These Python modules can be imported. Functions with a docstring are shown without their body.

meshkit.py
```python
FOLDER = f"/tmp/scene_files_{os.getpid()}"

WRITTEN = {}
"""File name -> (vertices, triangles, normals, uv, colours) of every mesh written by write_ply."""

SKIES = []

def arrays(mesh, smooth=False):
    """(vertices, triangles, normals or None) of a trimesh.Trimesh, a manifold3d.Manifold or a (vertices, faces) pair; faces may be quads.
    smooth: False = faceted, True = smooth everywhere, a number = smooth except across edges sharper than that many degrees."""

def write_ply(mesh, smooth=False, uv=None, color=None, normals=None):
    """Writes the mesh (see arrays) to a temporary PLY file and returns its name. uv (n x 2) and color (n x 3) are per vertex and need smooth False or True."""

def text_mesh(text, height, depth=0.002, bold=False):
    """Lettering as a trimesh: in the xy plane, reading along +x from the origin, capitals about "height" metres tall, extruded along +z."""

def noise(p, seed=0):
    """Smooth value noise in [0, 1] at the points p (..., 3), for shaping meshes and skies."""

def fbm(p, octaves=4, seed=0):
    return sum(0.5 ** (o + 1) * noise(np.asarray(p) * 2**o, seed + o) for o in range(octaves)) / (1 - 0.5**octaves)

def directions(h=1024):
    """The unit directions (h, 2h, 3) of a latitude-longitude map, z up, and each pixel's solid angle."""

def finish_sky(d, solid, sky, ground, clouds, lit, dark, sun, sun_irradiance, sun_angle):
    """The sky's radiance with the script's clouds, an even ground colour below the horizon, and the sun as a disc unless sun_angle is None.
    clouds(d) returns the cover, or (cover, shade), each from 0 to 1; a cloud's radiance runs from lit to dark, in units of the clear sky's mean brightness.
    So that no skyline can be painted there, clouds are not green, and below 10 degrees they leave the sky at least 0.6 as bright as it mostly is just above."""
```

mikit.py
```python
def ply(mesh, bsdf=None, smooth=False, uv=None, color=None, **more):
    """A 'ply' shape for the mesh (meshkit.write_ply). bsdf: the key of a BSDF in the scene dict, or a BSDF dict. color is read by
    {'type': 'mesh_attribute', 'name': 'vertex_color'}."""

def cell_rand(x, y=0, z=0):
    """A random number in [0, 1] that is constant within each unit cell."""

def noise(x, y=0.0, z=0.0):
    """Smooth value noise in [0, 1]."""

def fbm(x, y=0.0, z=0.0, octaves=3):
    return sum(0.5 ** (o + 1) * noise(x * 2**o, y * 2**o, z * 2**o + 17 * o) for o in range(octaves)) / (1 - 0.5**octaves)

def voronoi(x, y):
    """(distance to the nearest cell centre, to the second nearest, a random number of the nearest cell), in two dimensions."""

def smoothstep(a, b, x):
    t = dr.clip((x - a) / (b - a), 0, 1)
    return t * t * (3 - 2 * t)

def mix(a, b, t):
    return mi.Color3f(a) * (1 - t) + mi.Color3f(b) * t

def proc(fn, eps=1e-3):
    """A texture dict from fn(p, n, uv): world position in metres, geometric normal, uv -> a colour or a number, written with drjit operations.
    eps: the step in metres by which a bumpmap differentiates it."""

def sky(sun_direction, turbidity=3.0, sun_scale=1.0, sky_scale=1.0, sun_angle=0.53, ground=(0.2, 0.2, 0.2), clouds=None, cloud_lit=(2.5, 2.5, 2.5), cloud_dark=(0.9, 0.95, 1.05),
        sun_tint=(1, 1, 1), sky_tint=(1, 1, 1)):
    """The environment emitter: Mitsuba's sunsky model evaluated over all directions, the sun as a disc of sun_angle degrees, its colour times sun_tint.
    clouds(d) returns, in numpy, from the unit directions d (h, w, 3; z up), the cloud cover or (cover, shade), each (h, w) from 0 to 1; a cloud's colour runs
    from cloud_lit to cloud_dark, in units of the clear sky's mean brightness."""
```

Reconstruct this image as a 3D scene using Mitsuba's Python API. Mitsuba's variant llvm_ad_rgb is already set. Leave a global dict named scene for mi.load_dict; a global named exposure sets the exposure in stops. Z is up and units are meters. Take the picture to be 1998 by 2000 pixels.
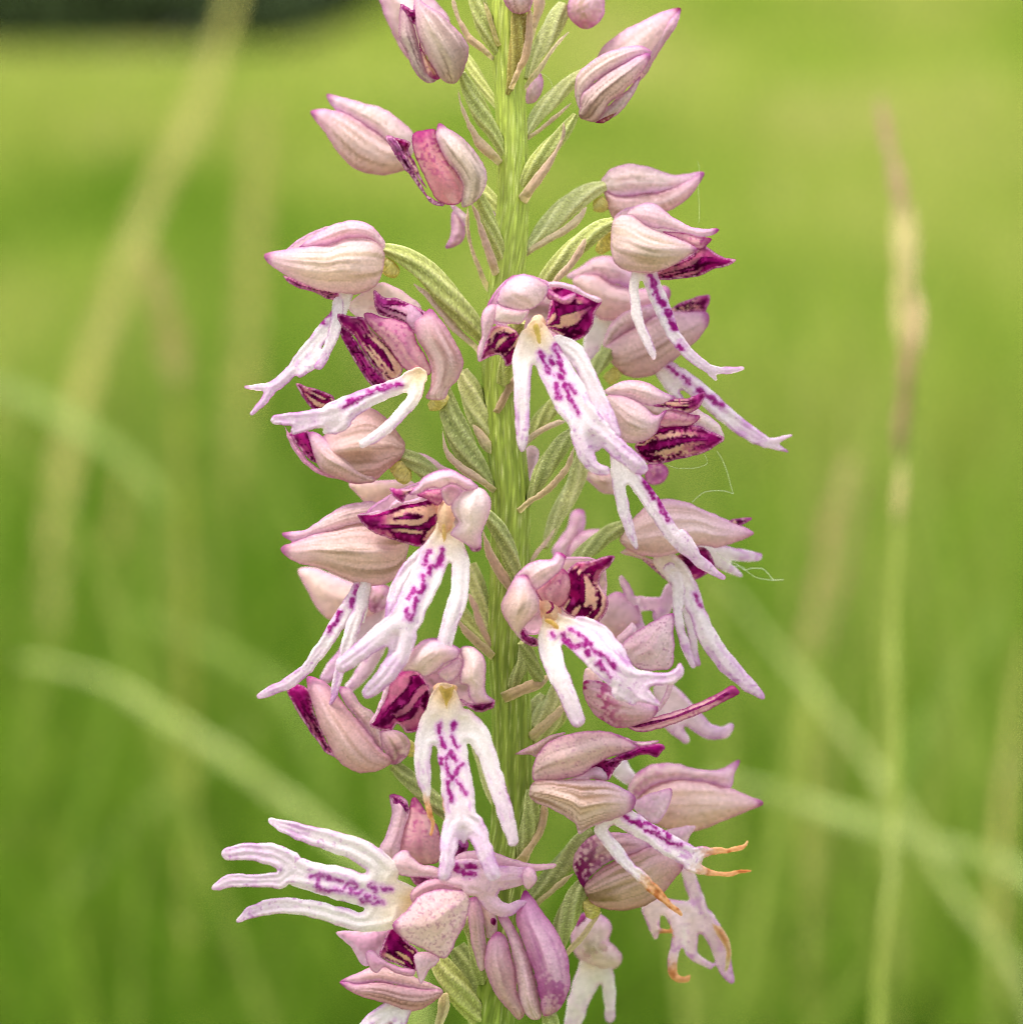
import math, re
import numpy as np
import mitsuba as mi
import mikit, meshkit
import shapely
from shapely.geometry import Polygon, LineString, Point
from shapely.ops import unary_union
from scipy.spatial import Delaunay, cKDTree
from scipy.interpolate import PchipInterpolator
import scipy.sparse as sps
from scipy.sparse.linalg import spsolve

T = mi.ScalarTransform4f
scene, labels = {}, {}

# ------------------------------------------------------------------ camera, sky, exposure
F = 0.25                      # metres from lens to the flower spike
MM = 0.04                     # one photo pixel = 0.04 mm at the spike
PITCH = math.radians(8.4)
HCAM = 0.38
cam = np.array([0.0, -F * math.cos(PITCH), HCAM])
fw = np.array([0, math.cos(PITCH), -math.sin(PITCH)])
up = np.array([0, math.sin(PITCH), math.cos(PITCH)])
rt = np.array([1.0, 0, 0])
exposure = 2.72
scene['camera'] = {'type': 'thinlens', 'fov': 2 * math.degrees(math.atan(999 * MM * 1e-3 / F)), 'fov_axis': 'x',
                   'to_world': T().look_at(origin=cam.tolist(), target=(cam + fw).tolist(), up=[0, 0, 1]),
                   'aperture_radius': 0.0024, 'focus_distance': F - 0.004, 'near_clip': 0.01, 'far_clip': 2000.0}
def overcast(d):
    """thin bright cloud: brightest overhead, about a third of that near the horizon."""
    return np.full(d.shape[:2], .92), np.clip(1 - d[..., 2], 0, 1) ** .8


scene['sky'] = mikit.sky([-0.34, -0.06, 0.94], turbidity=4, sun_scale=0.55, sun_angle=20, clouds=overcast, cloud_lit=(2.6, 2.68, 2.85), cloud_dark=(1.15, 1.18, 1.24), sun_tint=(.95, .98, 1.06))


def W(q):
    """mm in the plane of the spike (x right, y up, d towards the lens) -> world metres."""
    q = np.asarray(q, float)
    z = F - q[:, 2] * 1e-3
    s = z / F * 1e-3
    return cam + z[:, None] * fw + (q[:, 0] * s)[:, None] * rt + (q[:, 1] * s)[:, None] * up


def lin(c):
    c = np.clip(np.asarray(c, float) / 255.0, 0, 1)
    return np.where(c <= .04045, c / 12.92, ((c + .055) / 1.055) ** 2.4)


def ss(a, b, x):
    t = np.clip((x - a) / (b - a), 0, 1)
    return t * t * (3 - 2 * t)


def N(x, y, s=0.0):
    x, y = np.broadcast_arrays(np.asarray(x, float), np.asarray(y, float))
    return meshkit.noise(np.stack([x, y, np.full(x.shape, s * 7.31 + .5)], -1))


def mixc(a, b, t):
    return np.asarray(a, float) * (1 - t[:, None]) + np.asarray(b, float) * t[:, None]


# ------------------------------------------------------------------ materials
VC = {'type': 'mesh_attribute', 'name': 'vertex_color'}
scene['petal_matter'] = {'type': 'principledthin', 'base_color': VC, 'diff_trans': 0.9, 'roughness': 0.6, 'eta': 1.35}
scene['green_matter'] = {'type': 'twosided', 'bsdf': {'type': 'principled', 'base_color': VC, 'roughness': 0.75, 'specular': 0.2}}
scene['blade_matter'] = {'type': 'principledthin', 'base_color': VC, 'diff_trans': 1.0, 'roughness': 0.6, 'eta': 1.3}
scene['silk_matter'] = {'type': 'twosided', 'bsdf': {'type': 'principled', 'base_color': {'type': 'rgb', 'value': [.75, .8, .62]}, 'roughness': .3}}

counts = {}


def key_for(base):
    n = counts.get(base, 0)
    counts[base] = n + 1
    return base if n == 0 else f'{base}_{n:03d}'


def put(base, mesh, bsdf, smooth=True, color=None, label=None):
    k = key_for(base)
    scene[k] = mikit.ply(mesh, bsdf, smooth=smooth, color=color)
    if label:
        labels.setdefault(k, {})['label'] = label
    return k


# ------------------------------------------------------------------ plant shapes
def nums(s, C):
    """'x,y[,w[,d]] ...' in a crop (x0, y0, scale) -> array; x, y, w in mm of the spike plane."""
    x0, y0, k = C
    out = []
    for w in s.split():
        v = [float(t) for t in w.split(',')]
        r = [((v[0] / k + x0) - 999) * MM, (1000 - (v[1] / k + y0)) * MM]
        if len(v) > 2:
            r.append(v[2] / k * MM)
        if len(v) > 3:
            r.append(v[3])
        out.append(r)
    return np.array(out)


def closed(p, step):
    """closed centripetal Catmull-Rom curve through p, resampled."""
    n, res = len(p), []
    for i in range(n):
        P = [p[(i + k) % n] for k in (-1, 0, 1, 2)]
        t = [0.0]
        for a, b in zip(P[:-1], P[1:]):
            t.append(t[-1] + max(np.linalg.norm(b - a), 1e-6) ** .5)
        m = max(2, int(np.linalg.norm(P[2] - P[1]) / (step * .4)))
        s = np.linspace(t[1], t[2], m, endpoint=False)[:, None]
        A = [(t[k + 1] - s) / (t[k + 1] - t[k]) * P[k] + (s - t[k]) / (t[k + 1] - t[k]) * P[k + 1] for k in range(3)]
        B = [(t[k + 2] - s) / (t[k + 2] - t[k]) * A[k] + (s - t[k]) / (t[k + 2] - t[k]) * A[k + 1] for k in range(2)]
        res.append((t[2] - s) / (t[2] - t[1]) * B[0] + (s - t[1]) / (t[2] - t[1]) * B[1])
    return np.vstack(res)


def tri_region(poly, step, rng):
    """2-D triangulation of a shapely polygon: points, triangles, number of border points, distance to the border."""
    rings = [poly.exterior] + list(poly.interiors)
    border, dense = [], []
    for r in rings:
        m = max(8, int(r.length / step))
        border += [r.interpolate(t).coords[0] for t in np.arange(m) / m * r.length]
        m *= 5
        dense += [r.interpolate(t).coords[0] for t in np.arange(m) / m * r.length]
    border, dense = np.array(border), np.array(dense)
    x0, y0, x1, y1 = poly.bounds
    gx, gy = np.meshgrid(np.arange(x0, x1, step), np.arange(y0, y1, step * .866))
    gx = gx + (np.arange(gx.shape[0]) % 2)[:, None] * step / 2
    g = np.stack([gx.ravel(), gy.ravel()], 1) + rng.normal(0, step * .06, (gx.size, 2))
    g = g[shapely.contains_xy(poly, g[:, 0], g[:, 1])]
    tree = cKDTree(dense)
    g = g[tree.query(g)[0] > step * .55]
    P = np.vstack([border, g])
    tri = Delaunay(P).simplices
    c = P[tri].mean(1)
    tri = tri[shapely.contains_xy(poly, c[:, 0], c[:, 1])]
    a = np.cross(P[tri[:, 1]] - P[tri[:, 0]], P[tri[:, 2]] - P[tri[:, 0]])
    tri = tri[np.abs(a) > 1e-9]
    a = a[np.abs(a) > 1e-9]
    tri[a < 0] = tri[a < 0][:, ::-1]
    e = np.zeros(len(P))
    e[len(border):] = tree.query(g)[0] if len(g) else 0
    return P, tri, len(border), e


def dome(P, tri, nb):
    """square root of the solution of Poisson's equation, 0 on the border, 1 at the top."""
    n = len(P)
    i = np.r_[tri[:, 0], tri[:, 1], tri[:, 2]]
    j = np.r_[tri[:, 1], tri[:, 2], tri[:, 0]]
    A = sps.coo_matrix((np.ones(len(i)), (i, j)), (n, n)).tocsr()
    A = ((A + A.T) > 0).astype(float)
    L = sps.diags(np.asarray(A.sum(1)).ravel()) - A
    I = np.arange(nb, n)
    h = np.zeros(n)
    if len(I):
        h[I] = spsolve(L[I][:, I].tocsc(), np.ones(len(I)))
    h = np.maximum(h, 0)
    return h / max(h.max(), 1e-9)


def shell(P, tri, nb, front, back):
    """front and back heights over one triangulation, sharing the border."""
    n = len(P)
    m = np.arange(n)
    m[nb:] = np.arange(n, n + n - nb)
    V = np.vstack([np.c_[P, front], np.c_[P[nb:], back[nb:]]])
    bt = m[tri][:, ::-1]
    inner = (tri >= nb).any(1)
    return V, np.vstack([tri, bt[inner]])


def local(P, ax):
    """u along the axis 0..1, v across -1..1 following the outline."""
    b, t = ax
    a = t - b
    L = np.linalg.norm(a)
    a = a / L
    u = (P - b) @ a / L
    s = (P - b) @ np.array([-a[1], a[0]])
    u = (u - u.min()) / (np.ptp(u) + 1e-9)
    k = np.clip((u * 24).astype(int), 0, 23)
    lo, hi = np.full(24, np.nan), np.full(24, np.nan)
    for q in range(24):
        if (k == q).any():
            lo[q], hi[q] = s[k == q].min(), s[k == q].max()
    ok = ~np.isnan(lo)
    c = (np.arange(24) + .5) / 24
    lo, hi = np.interp(u, c[ok], lo[ok]), np.interp(u, c[ok], hi[ok])
    return u, np.clip(2 * (s - lo) / (hi - lo + 1e-6) - 1, -1, 1)


def style_out(P, u, v, e, k, s):
    base, vein, rim = np.minimum(np.array(k.get('base', (232, 206, 200)), float) * 1.02 + (0, -1, 8), 244), k.get('vein', (150, 128, 100)), k.get('rim', (226, 176, 216))
    base = base * .58 + np.array([248, 230, 235]) * .42
    c = np.tile(np.asarray(base, float), (len(P), 1))
    c = mixc(c, (240, 222, 218), .35 * N(P[:, 0] * .9, P[:, 1] * .9, s) * (1 - np.abs(v)))
    c = mixc(c, rim, np.clip(.6 * np.abs(v) ** 2.6 + .5 * ss(.55, 1, u), 0, 1))
    st = ss(.50, .78, N(v * k.get('nv', 5.5) + 3, u * 1.6, s + 1)) * ss(1.02, .55, u) * (1 - .6 * np.abs(v) ** 3)
    c = mixc(c, vein, k.get('vs', .62) * st * (.6 + .4 * N(P[:, 0] * 6, P[:, 1] * 6, s)))
    fine = ss(.55, .8, N(v * 15 + 7, u * 2.2, s + 11)) * ss(1.02, .5, u)
    c = mixc(c, vein, (.12 + .4 * k.get('vs', .62)) * fine)
    line = np.exp(-((v * 3.2 + .25 * np.sin(u * 4 + s)) % 1 - .5) ** 2 / .006) * ss(1, .5, u) * ss(.02, .2, u)
    c = mixc(c, vein, .25 * k.get('vs', .62) * line * N(P[:, 0] * 3, P[:, 1] * 3, s + 2))
    if k.get('blot'):
        c = mixc(c, k.get('blotc', (150, 60, 120)), k['blot'] * ss(.46, .62, .55 * N(P[:, 0] * 1.1, P[:, 1] * 1.1, s + 4) + .45 * N(P[:, 0] * 4.5, P[:, 1] * 4.5, s + 4)) * ss(.7, .0, u))
    if k.get('speck'):
        c = mixc(c, (140, 60, 120), k['speck'] * ss(.74, .82, N(P[:, 0] * 8, P[:, 1] * 8, s + 9)))
    edge = ss(.14, .04, e) * (.35 + .65 * N(P[:, 0] * 2, P[:, 1] * 2, s + 5))
    c = mixc(c, k.get('edge', (150, 62, 140)), k.get('es', .42) * edge)
    c = mixc(c, k.get('tipc', (140, 40, 120)), k.get('tip', .6) * ss(.9, 1.0, u))
    return c


def style_in(P, u, v, e, k, s):
    c = np.tile(np.array(k.get('base', (156, 22, 112)), float), (len(P), 1))
    c = mixc(c, (92, 4, 62), .8 * ss(.35, .7, N(P[:, 0] * 2.2, P[:, 1] * 2.2, s)))
    c = mixc(c, (196, 72, 160), .6 * ss(.55, .85, N(P[:, 0] * 3.1 + 9, P[:, 1] * 3.1, s + 3)))
    n1 = N(v * 5 + s, u * 2.6, s + 1) + .18 * (N(P[:, 0] * 7, P[:, 1] * 7, s + 2) - .5)
    cream = ss(.5, .6, n1) * ss(.92, .45, u + .25 * (N(P[:, 0] * 3, P[:, 1] * 3, s + 8) - .5)) * ss(1, .75, np.abs(v))
    c = mixc(c, k.get('cream', (232, 196, 172)), k.get('cs', .95) * cream)
    dark = ss(.07, .03, np.abs(n1 - .47)) * ss(1, .5, u)
    c = mixc(c, (58, 0, 36), .85 * dark)
    lip = ss(.17, .07, e + .06 * (N(P[:, 0] * 3, P[:, 1] * 3, s) - .5))
    c = mixc(c, k.get('rim', (240, 196, 222)), k.get('rs', .85) * lip)
    c = mixc(c, (140, 40, 120), .7 * ss(.05, .01, e))
    return c


def style_pink(P, u, v, e, k, s):
    c = np.tile(np.array(k.get('base', (222, 160, 186)), float), (len(P), 1))
    c = mixc(c, (240, 200, 205), .7 * ss(.35, .75, N(v * 4, u * 1.5, s)))
    c = mixc(c, (170, 50, 130), k.get('spk', .6) * ss(.62, .76, N(P[:, 0] * 5, P[:, 1] * 5, s + 1)) * ss(.1, .8, u))
    c = mixc(c, (158, 40, 116), k.get('tip', .55) * ss(.72, 1, u + .2 * (N(P[:, 0] * 3, P[:, 1] * 3, s) - .5)))
    c = mixc(c, (140, 30, 110), .8 * ss(.13, .04, e))
    return c


def style_pale(P, u, v, e, k, s):
    c = np.tile(np.array(k.get('base', (238, 224, 222)), float), (len(P), 1))
    c = mixc(c, k.get('rim', (232, 196, 222)), .6 * np.abs(v) ** 2 + .3 * N(P[:, 0], P[:, 1], s))
    c = mixc(c, (190, 120, 175), k.get('es', .35) * ss(.12, .03, e))
    return c


def style_bract(P, u, v, e, k, s):
    c = np.tile(np.array(k.get('base', (212, 184, 158)), float), (len(P), 1))
    c = mixc(c, (170, 172, 104), .8 * ss(.45, 0, u))
    c = mixc(c, (196, 158, 160), .5 * ss(.3, .9, u) * N(P[:, 0] * 1.4, P[:, 1] * 1.4, s))
    c = mixc(c, (150, 130, 92), .4 * ss(.55, .8, N(v * 4, u * 2, s)))
    c = mixc(c, (232, 214, 188), .6 * ss(.14, .03, e))
    return c


STY = {'out': style_out, 'in': style_in, 'pink': style_pink, 'pale': style_pale, 'bract': style_bract}
seed_box = [11]


def seed():
    seed_box[0] += 1
    return seed_box[0]


class Flower:
    def __init__(self, label, kind='flower'):
        self.k = key_for('orchid__' + kind)
        labels[self.k] = {'label': label}

    def p(self, name, C, pts, d, st='out', g=(0, 0), b=1.0, ax=None, th=.14, sp=None, solid=0, ruf=0.0, key=None, **k):
        """a petal-like shell: outline, its distance d in front of the stem axis (mm), slopes g, doming b (mm)."""
        s = seed()
        rng = np.random.default_rng(s)
        step = (sp or (3.2 if d > -4 else 5)) * MM
        o = nums(pts, C)[:, :2]
        if st == 'bract' and ax is not None:                     # the foot of a bract runs into the stem
            x = nums(ax, C)[:, :2]
            a = x[1] - x[0]
            uu = (o - x[0]) @ a / (a @ a)
            o = o - (a / np.linalg.norm(a)) * (1.0 * ss(.22, 0, uu))[:, None]
        q = closed(o, step)
        nrm = np.roll(q, -1, 0) - np.roll(q, 1, 0)
        nrm = np.stack([nrm[:, 1], -nrm[:, 0]], 1) / (np.linalg.norm(nrm, axis=1, keepdims=True) + 1e-9)
        q = q + nrm * (.11 * (N(q[:, 0] * 2.2, q[:, 1] * 2.2, s + 31) - .5) + .05 * (N(q[:, 0] * 6, q[:, 1] * 6, s + 32) - .5))[:, None]
        poly = Polygon(q).buffer(0)
        if poly.geom_type != 'Polygon':
            poly = max(poly.geoms, key=lambda q: q.area)
        P, tri, nb, e = tri_region(poly, step, rng)
        h = dome(P, tri, nb) ** (k.get('pw') or (.60 if solid else .80))
        cen = np.array(poly.centroid.coords[0])
        if ax is None:
            q = o - cen
            w_, vec = np.linalg.eigh(q.T @ q)
            a = vec[:, 1]
            ext = (q @ a)
            ax_ = (cen + a * ext.min(), cen + a * ext.max())
        else:
            x = nums(ax, C)[:, :2]
            ax_ = (x[0], x[1])
        u, v = local(P, ax_)
        D = d + (P - cen) @ np.array(g) + b * h
        D += .10 * b * (N(v * 3 + s, u * 1.3, s) - .5) * h * 1.5                       # soft folds along the petal
        if st == 'out':                                  # keel and shallow veins pressed into the sepal
            D += b * (.13 * np.exp(-((v - .25 * np.sin(s)) / .16) ** 2) + .045 * np.cos(v * 9 + s) + .10 * (N(v * 2.2 + 5, u * 2.6, s + 41) - .5)) * h * ss(1.02, .6, u)
        if ruf:
            D += ruf * (N(P[:, 0] * 1.1, P[:, 1] * 1.1, s + 6) - .5) * ss(.8, 0, e)
        if st == 'bract' and ax is not None:
            D -= 5.0 * ss(.30, 0, u)
        D[nb:] += rng.normal(0, .006, len(P) - nb)
        back = D - th * ss(0, .25, e) if not solid else (d + (P - cen) @ np.array(g) - solid * b * h)
        c = STY[st](P, u, v, e, k, s)
        c = c * (1 + .03 * rng.normal(size=(len(P), 1)).clip(-2, 2)) * (1 + .05 * (N(P[:, 0] * 2.5, P[:, 1] * 2.5, s) - .5))[:, None]
        V, Fc = shell(P, tri, nb, D, back)
        col = lin(np.vstack([c, c[nb:]]))
        put(f'{self.k}__{name}' if self.k else name, (W(V), Fc), 'petal_matter', True, col, key)
        return self

    def lip(self, C, limbs, spots='', sw=9, wither=(), base=(245, 238, 242), sp=3.0, th=.42, cream=None, name='lip', tint=1.0, spotc=(158, 26, 130), key=None, rnd=0, split=()):
        """the five-pointed lip: limbs 'x,y,halfwidth,depth ...'; wither = limbs whose flesh has gone orange."""
        for j in split:
            q = [w.split(',') for w in limbs[j].split()]
            self.lip(C, [' '.join(f'{a},{b_},{w_},{float(d_) - .35}' for a, b_, w_, d_ in q)], sp=sp, th=th, base=base, tint=tint, cream=0, name='lip_lobe', wither=(0,) if j in wither else ())
        if split:
            left = [j for j in range(len(limbs)) if j not in split]
            wither = tuple(left.index(j) for j in wither if j in left)
            limbs = [limbs[j] for j in left]
        s = seed()
        rng = np.random.default_rng(s)
        step = sp * MM
        shapes, S, tipn, arc = [], [], [], []
        for li, l in enumerate(limbs):
            q = nums(l, C)
            t = np.r_[0, np.cumsum(np.hypot(*np.diff(q[:, :2], axis=0).T))]
            m = max(12, int(t[-1] / (2 * MM)))
            f = PchipInterpolator(t, q, axis=0)(np.linspace(0, t[-1], m)) if len(q) > 2 else q[0] + np.linspace(0, 1, m)[:, None] * (q[-1] - q[0])
            f[:, 2] *= (1 - .14 * np.linspace(0, 1, m)) if li else 1.0
            f[:, 2] *= 1 + .10 * (N(np.arange(m) * .09, np.full(m, li * 3.3), s) - .5)
            for a, b_ in zip(f[:-1], f[1:]):
                shapes.append(unary_union([Point(a[:2]).buffer(a[2], 10), Point(b_[:2]).buffer(b_[2], 10)]).convex_hull)
            S.append(f)
            tipn.append(np.full(m, li))
            arc.append(np.linspace(0, 1, m))
        S, tipn, arc = np.vstack(S), np.concatenate(tipn), np.concatenate(arc)
        poly = unary_union(shapes)
        r = 4 * MM
        poly = poly.buffer(r, 8).buffer(-r, 8)
        if poly.geom_type != 'Polygon':
            poly = max(poly.geoms, key=lambda q: q.area)
        q = np.array(poly.exterior.segmentize(.08).coords)[:-1]
        q = q + (np.stack([N(q[:, 0] * 1.6, q[:, 1] * 1.6, s + 31), N(q[:, 0] * 1.6, q[:, 1] * 1.6, s + 32)], 1) - .5) * .16 + (np.stack([N(q[:, 0] * 5, q[:, 1] * 5, s + 33), N(q[:, 0] * 5, q[:, 1] * 5, s + 34)], 1) - .5) * .07
        ragged = Polygon(q, [r_.coords for r_ in poly.interiors]).buffer(0)
        poly = ragged if ragged.geom_type == 'Polygon' else poly
        poly = poly.simplify(.01)
        P, tri, nb, e = tri_region(poly, step, rng)
        tree = cKDTree(S[:, :2])
        dd, ii = tree.query(P, k=min(90, len(S)))
        w = 1 / (dd ** 2 + (.25 * S[ii, 2]) ** 2 + 1e-4) ** 1.5
        D = (w * S[ii, 3]).sum(1) / w.sum(1)
        hw = (w * S[ii, 2]).sum(1) / w.sum(1)
        near = ii[:, 0]
        x = np.clip(e / np.maximum(hw * .95, .1), 0, 1)
        xe = np.clip(e / np.maximum(hw * .45, .08), 0, 1)
        rnd_ = .55 * np.sqrt(1 - (1 - xe) ** 2) + .45 * np.sin(x * np.pi / 2)
        hgt = np.minimum(hw * .28, th * .45)
        D0 = D.copy()
        al = arc[near] * 9
        root = nums(limbs[0], C)[0, :2]
        far = np.linalg.norm(P - root, axis=1)
        far = far / far.max()
        fold = N(far * 6, x * 1.4, s + 21) - .5
        D = D0 + hgt * rnd_ + .20 * fold * ss(0, .4, x) + .10 * np.cos(x * 5.5 + s + far * 5) * ss(0, .25, x) * np.minimum(hw, 1)
        D[nb:] += rng.normal(0, .007, len(P) - nb)
        back = D - .30 * ss(0, .3, x)
        # colours: near white, mauve towards border and limb ends, cream at the throat
        c = np.tile(np.array(base, float), (len(P), 1))
        fine = N(P[:, 0] * 7, P[:, 1] * 7, s)
        big = N(P[:, 0] * 1.3, P[:, 1] * 1.3, s + 2)
        streak = N(e * 7 + tipn[near] * 5, al * 1.1, s + 22)
        c = mixc(c, (214, 162, 220), tint * .65 * ss(.65, .0, x) * ss(.42, .72, .6 * streak + .4 * big))
        c = mixc(c, (204, 140, 210), tint * .6 * ss(.62, .82, streak) * ss(.3, .9, arc[near]))
        root = nums(limbs[0], C)[0, :2]
        far = np.linalg.norm(P - root, axis=1)
        far = far / far.max()
        c = mixc(c, (206, 146, 214), tint * .6 * ss(.5, 1.05, far) * ss(.42, .75, .55 * fine + .45 * big))
        c = mixc(c, (226, 190, 228), tint * .35 * ss(.3, 1.0, far))
        c = mixc(c, (168, 84, 168), tint * .6 * ss(.07, .02, e) * ss(.4, .7, big))
        c = mixc(c, (160, 70, 170), tint * .4 * ss(.82, .87, N(P[:, 0] * 4.5, P[:, 1] * 4.5, s + 3)) * ss(.2, .6, far))
        th0 = cream if cream is not None else 1.0
        c = mixc(c, (248, 234, 214), th0 * .85 * ss(.30, .03, far))
        c = mixc(c, (222, 196, 110), th0 * .35 * ss(.10, .0, far))
        for li in wither:
            sel = (tipn[near] == li) * ss(-.02, .45, arc[near] + .25 * (fine - .5))
            o_ = mixc(np.tile(np.array((234, 184, 130), float), (len(P), 1)), (196, 122, 66), ss(.4, .8, N(P[:, 0] * 3, P[:, 1] * 3, s)))
            q = nums(limbs[li], C)[0, :2]
            c = mixc(c, (0, 0, 0), 0 * sel) * (1 - sel[:, None] * .92) + o_ * sel[:, None] * .92
            D -= sel * .12 * np.abs(N(P[:, 0] * 4, P[:, 1] * 4, s) - .5) * 2 * (e > 0)
        segs = []
        for chain in spots.split(';'):
            if chain.strip():
                q = nums(re.sub(r'\s+', ' ', chain.strip()), C)[:, :2]
                segs += [(a, b_) for a, b_ in zip(q[:-1], q[1:])] or [(q[0], q[0])]
        k = C[2]
        for j in range(rnd):
            t = .25 + .45 * rng.random()
            q = S[tipn == 0]
            a = q[int(t * (len(q) - 1))]
            a2 = q[min(len(q) - 1, int((t + .06 + .1 * rng.random()) * (len(q) - 1)))]
            off = rng.normal(0, .35) * a[2]
            dv = a2[:2] - a[:2]
            nn = np.array([-dv[1], dv[0]]) / (np.linalg.norm(dv) + 1e-6)
            segs.append((a[:2] + nn * off, a2[:2] + nn * off))
        if segs:
            r0 = 1.12 * sw / k * MM
            wob = r0 * (1 + 1.7 * (N(P[:, 0] * 4, P[:, 1] * 4, s + 5) - .5)) + .10 * (N(P[:, 0] * 9, P[:, 1] * 9, s + 6) - .5)
            dist = np.full(len(P), 9.0)
            Q = P + .26 * np.stack([N(P[:, 0] * 2.6, P[:, 1] * 2.6, s + 12) - .5, N(P[:, 0] * 2.6, P[:, 1] * 2.6, s + 13) - .5], 1)
            Q = Q + .12 * np.stack([N(P[:, 0] * 8, P[:, 1] * 8, s + 14) - .5, N(P[:, 0] * 8, P[:, 1] * 8, s + 15) - .5], 1)
            for a, b_ in segs:
                ab = b_ - a
                t = np.clip(((Q - a) @ ab) / max(ab @ ab, 1e-9), 0, 1)
                dist = np.minimum(dist, np.linalg.norm(Q - a - t[:, None] * ab, axis=1) - wob)
            c = mixc(c, (228, 178, 230), .7 * ss(.34, .02, dist))
            torn = ss(.22, .42, N(P[:, 0] * 5.5, P[:, 1] * 5.5, s + 16))
            c = mixc(c, mixc(np.tile(np.array(spotc, float), (len(P), 1)), (196, 96, 178), .6 * ss(.4, .8, N(P[:, 0] * 6, P[:, 1] * 6, s + 17))), (.35 + .6 * torn) * ss(.06, -.05, dist))
            D[nb:] += (.05 * ss(.03, -.03, dist) * rng.random(len(P)))[nb:]
        c = c * (1 + .028 * rng.normal(size=(len(P), 1)).clip(-2, 2))
        V, Fc = shell(P, tri, nb, D, back)
        put(f'{self.k}__{name}', (W(V), Fc), 'petal_matter', True, lin(np.vstack([c, c[nb:]])), key)
        return self

    def tube(self, name, C, pts, col=(164, 164, 92), dark=(96, 98, 46), light=(206, 204, 140), ridges=5, twist=1.0, rg=.11, mat='green_matter', nu=90, nv=48, rough=.007, top=None, uspan=.45):
        """a ridged, twisted stalk: 'x,y,halfwidth,depth ...'."""
        s = seed()
        rng = np.random.default_rng(s)
        q = nums(pts, C)
        t = np.r_[0, np.cumsum(np.linalg.norm(np.diff(q[:, [0, 1, 3]], axis=0), axis=1))]
        x = np.linspace(0, t[-1], nu)
        f = PchipInterpolator(t, q, axis=0)(x) if len(q) > 2 else q[0] + np.linspace(0, 1, nu)[:, None] * (q[1] - q[0])
        if name == 'ovary':
            f[:, 2] *= .9
        c3 = f[:, [0, 1, 3]]
        c3[:, :2] = c3[:, :2]
        tan = np.gradient(c3, axis=0)
        tan /= np.linalg.norm(tan, axis=1, keepdims=True)
        a = np.cross(tan, [0, 0, 1.0])
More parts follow.
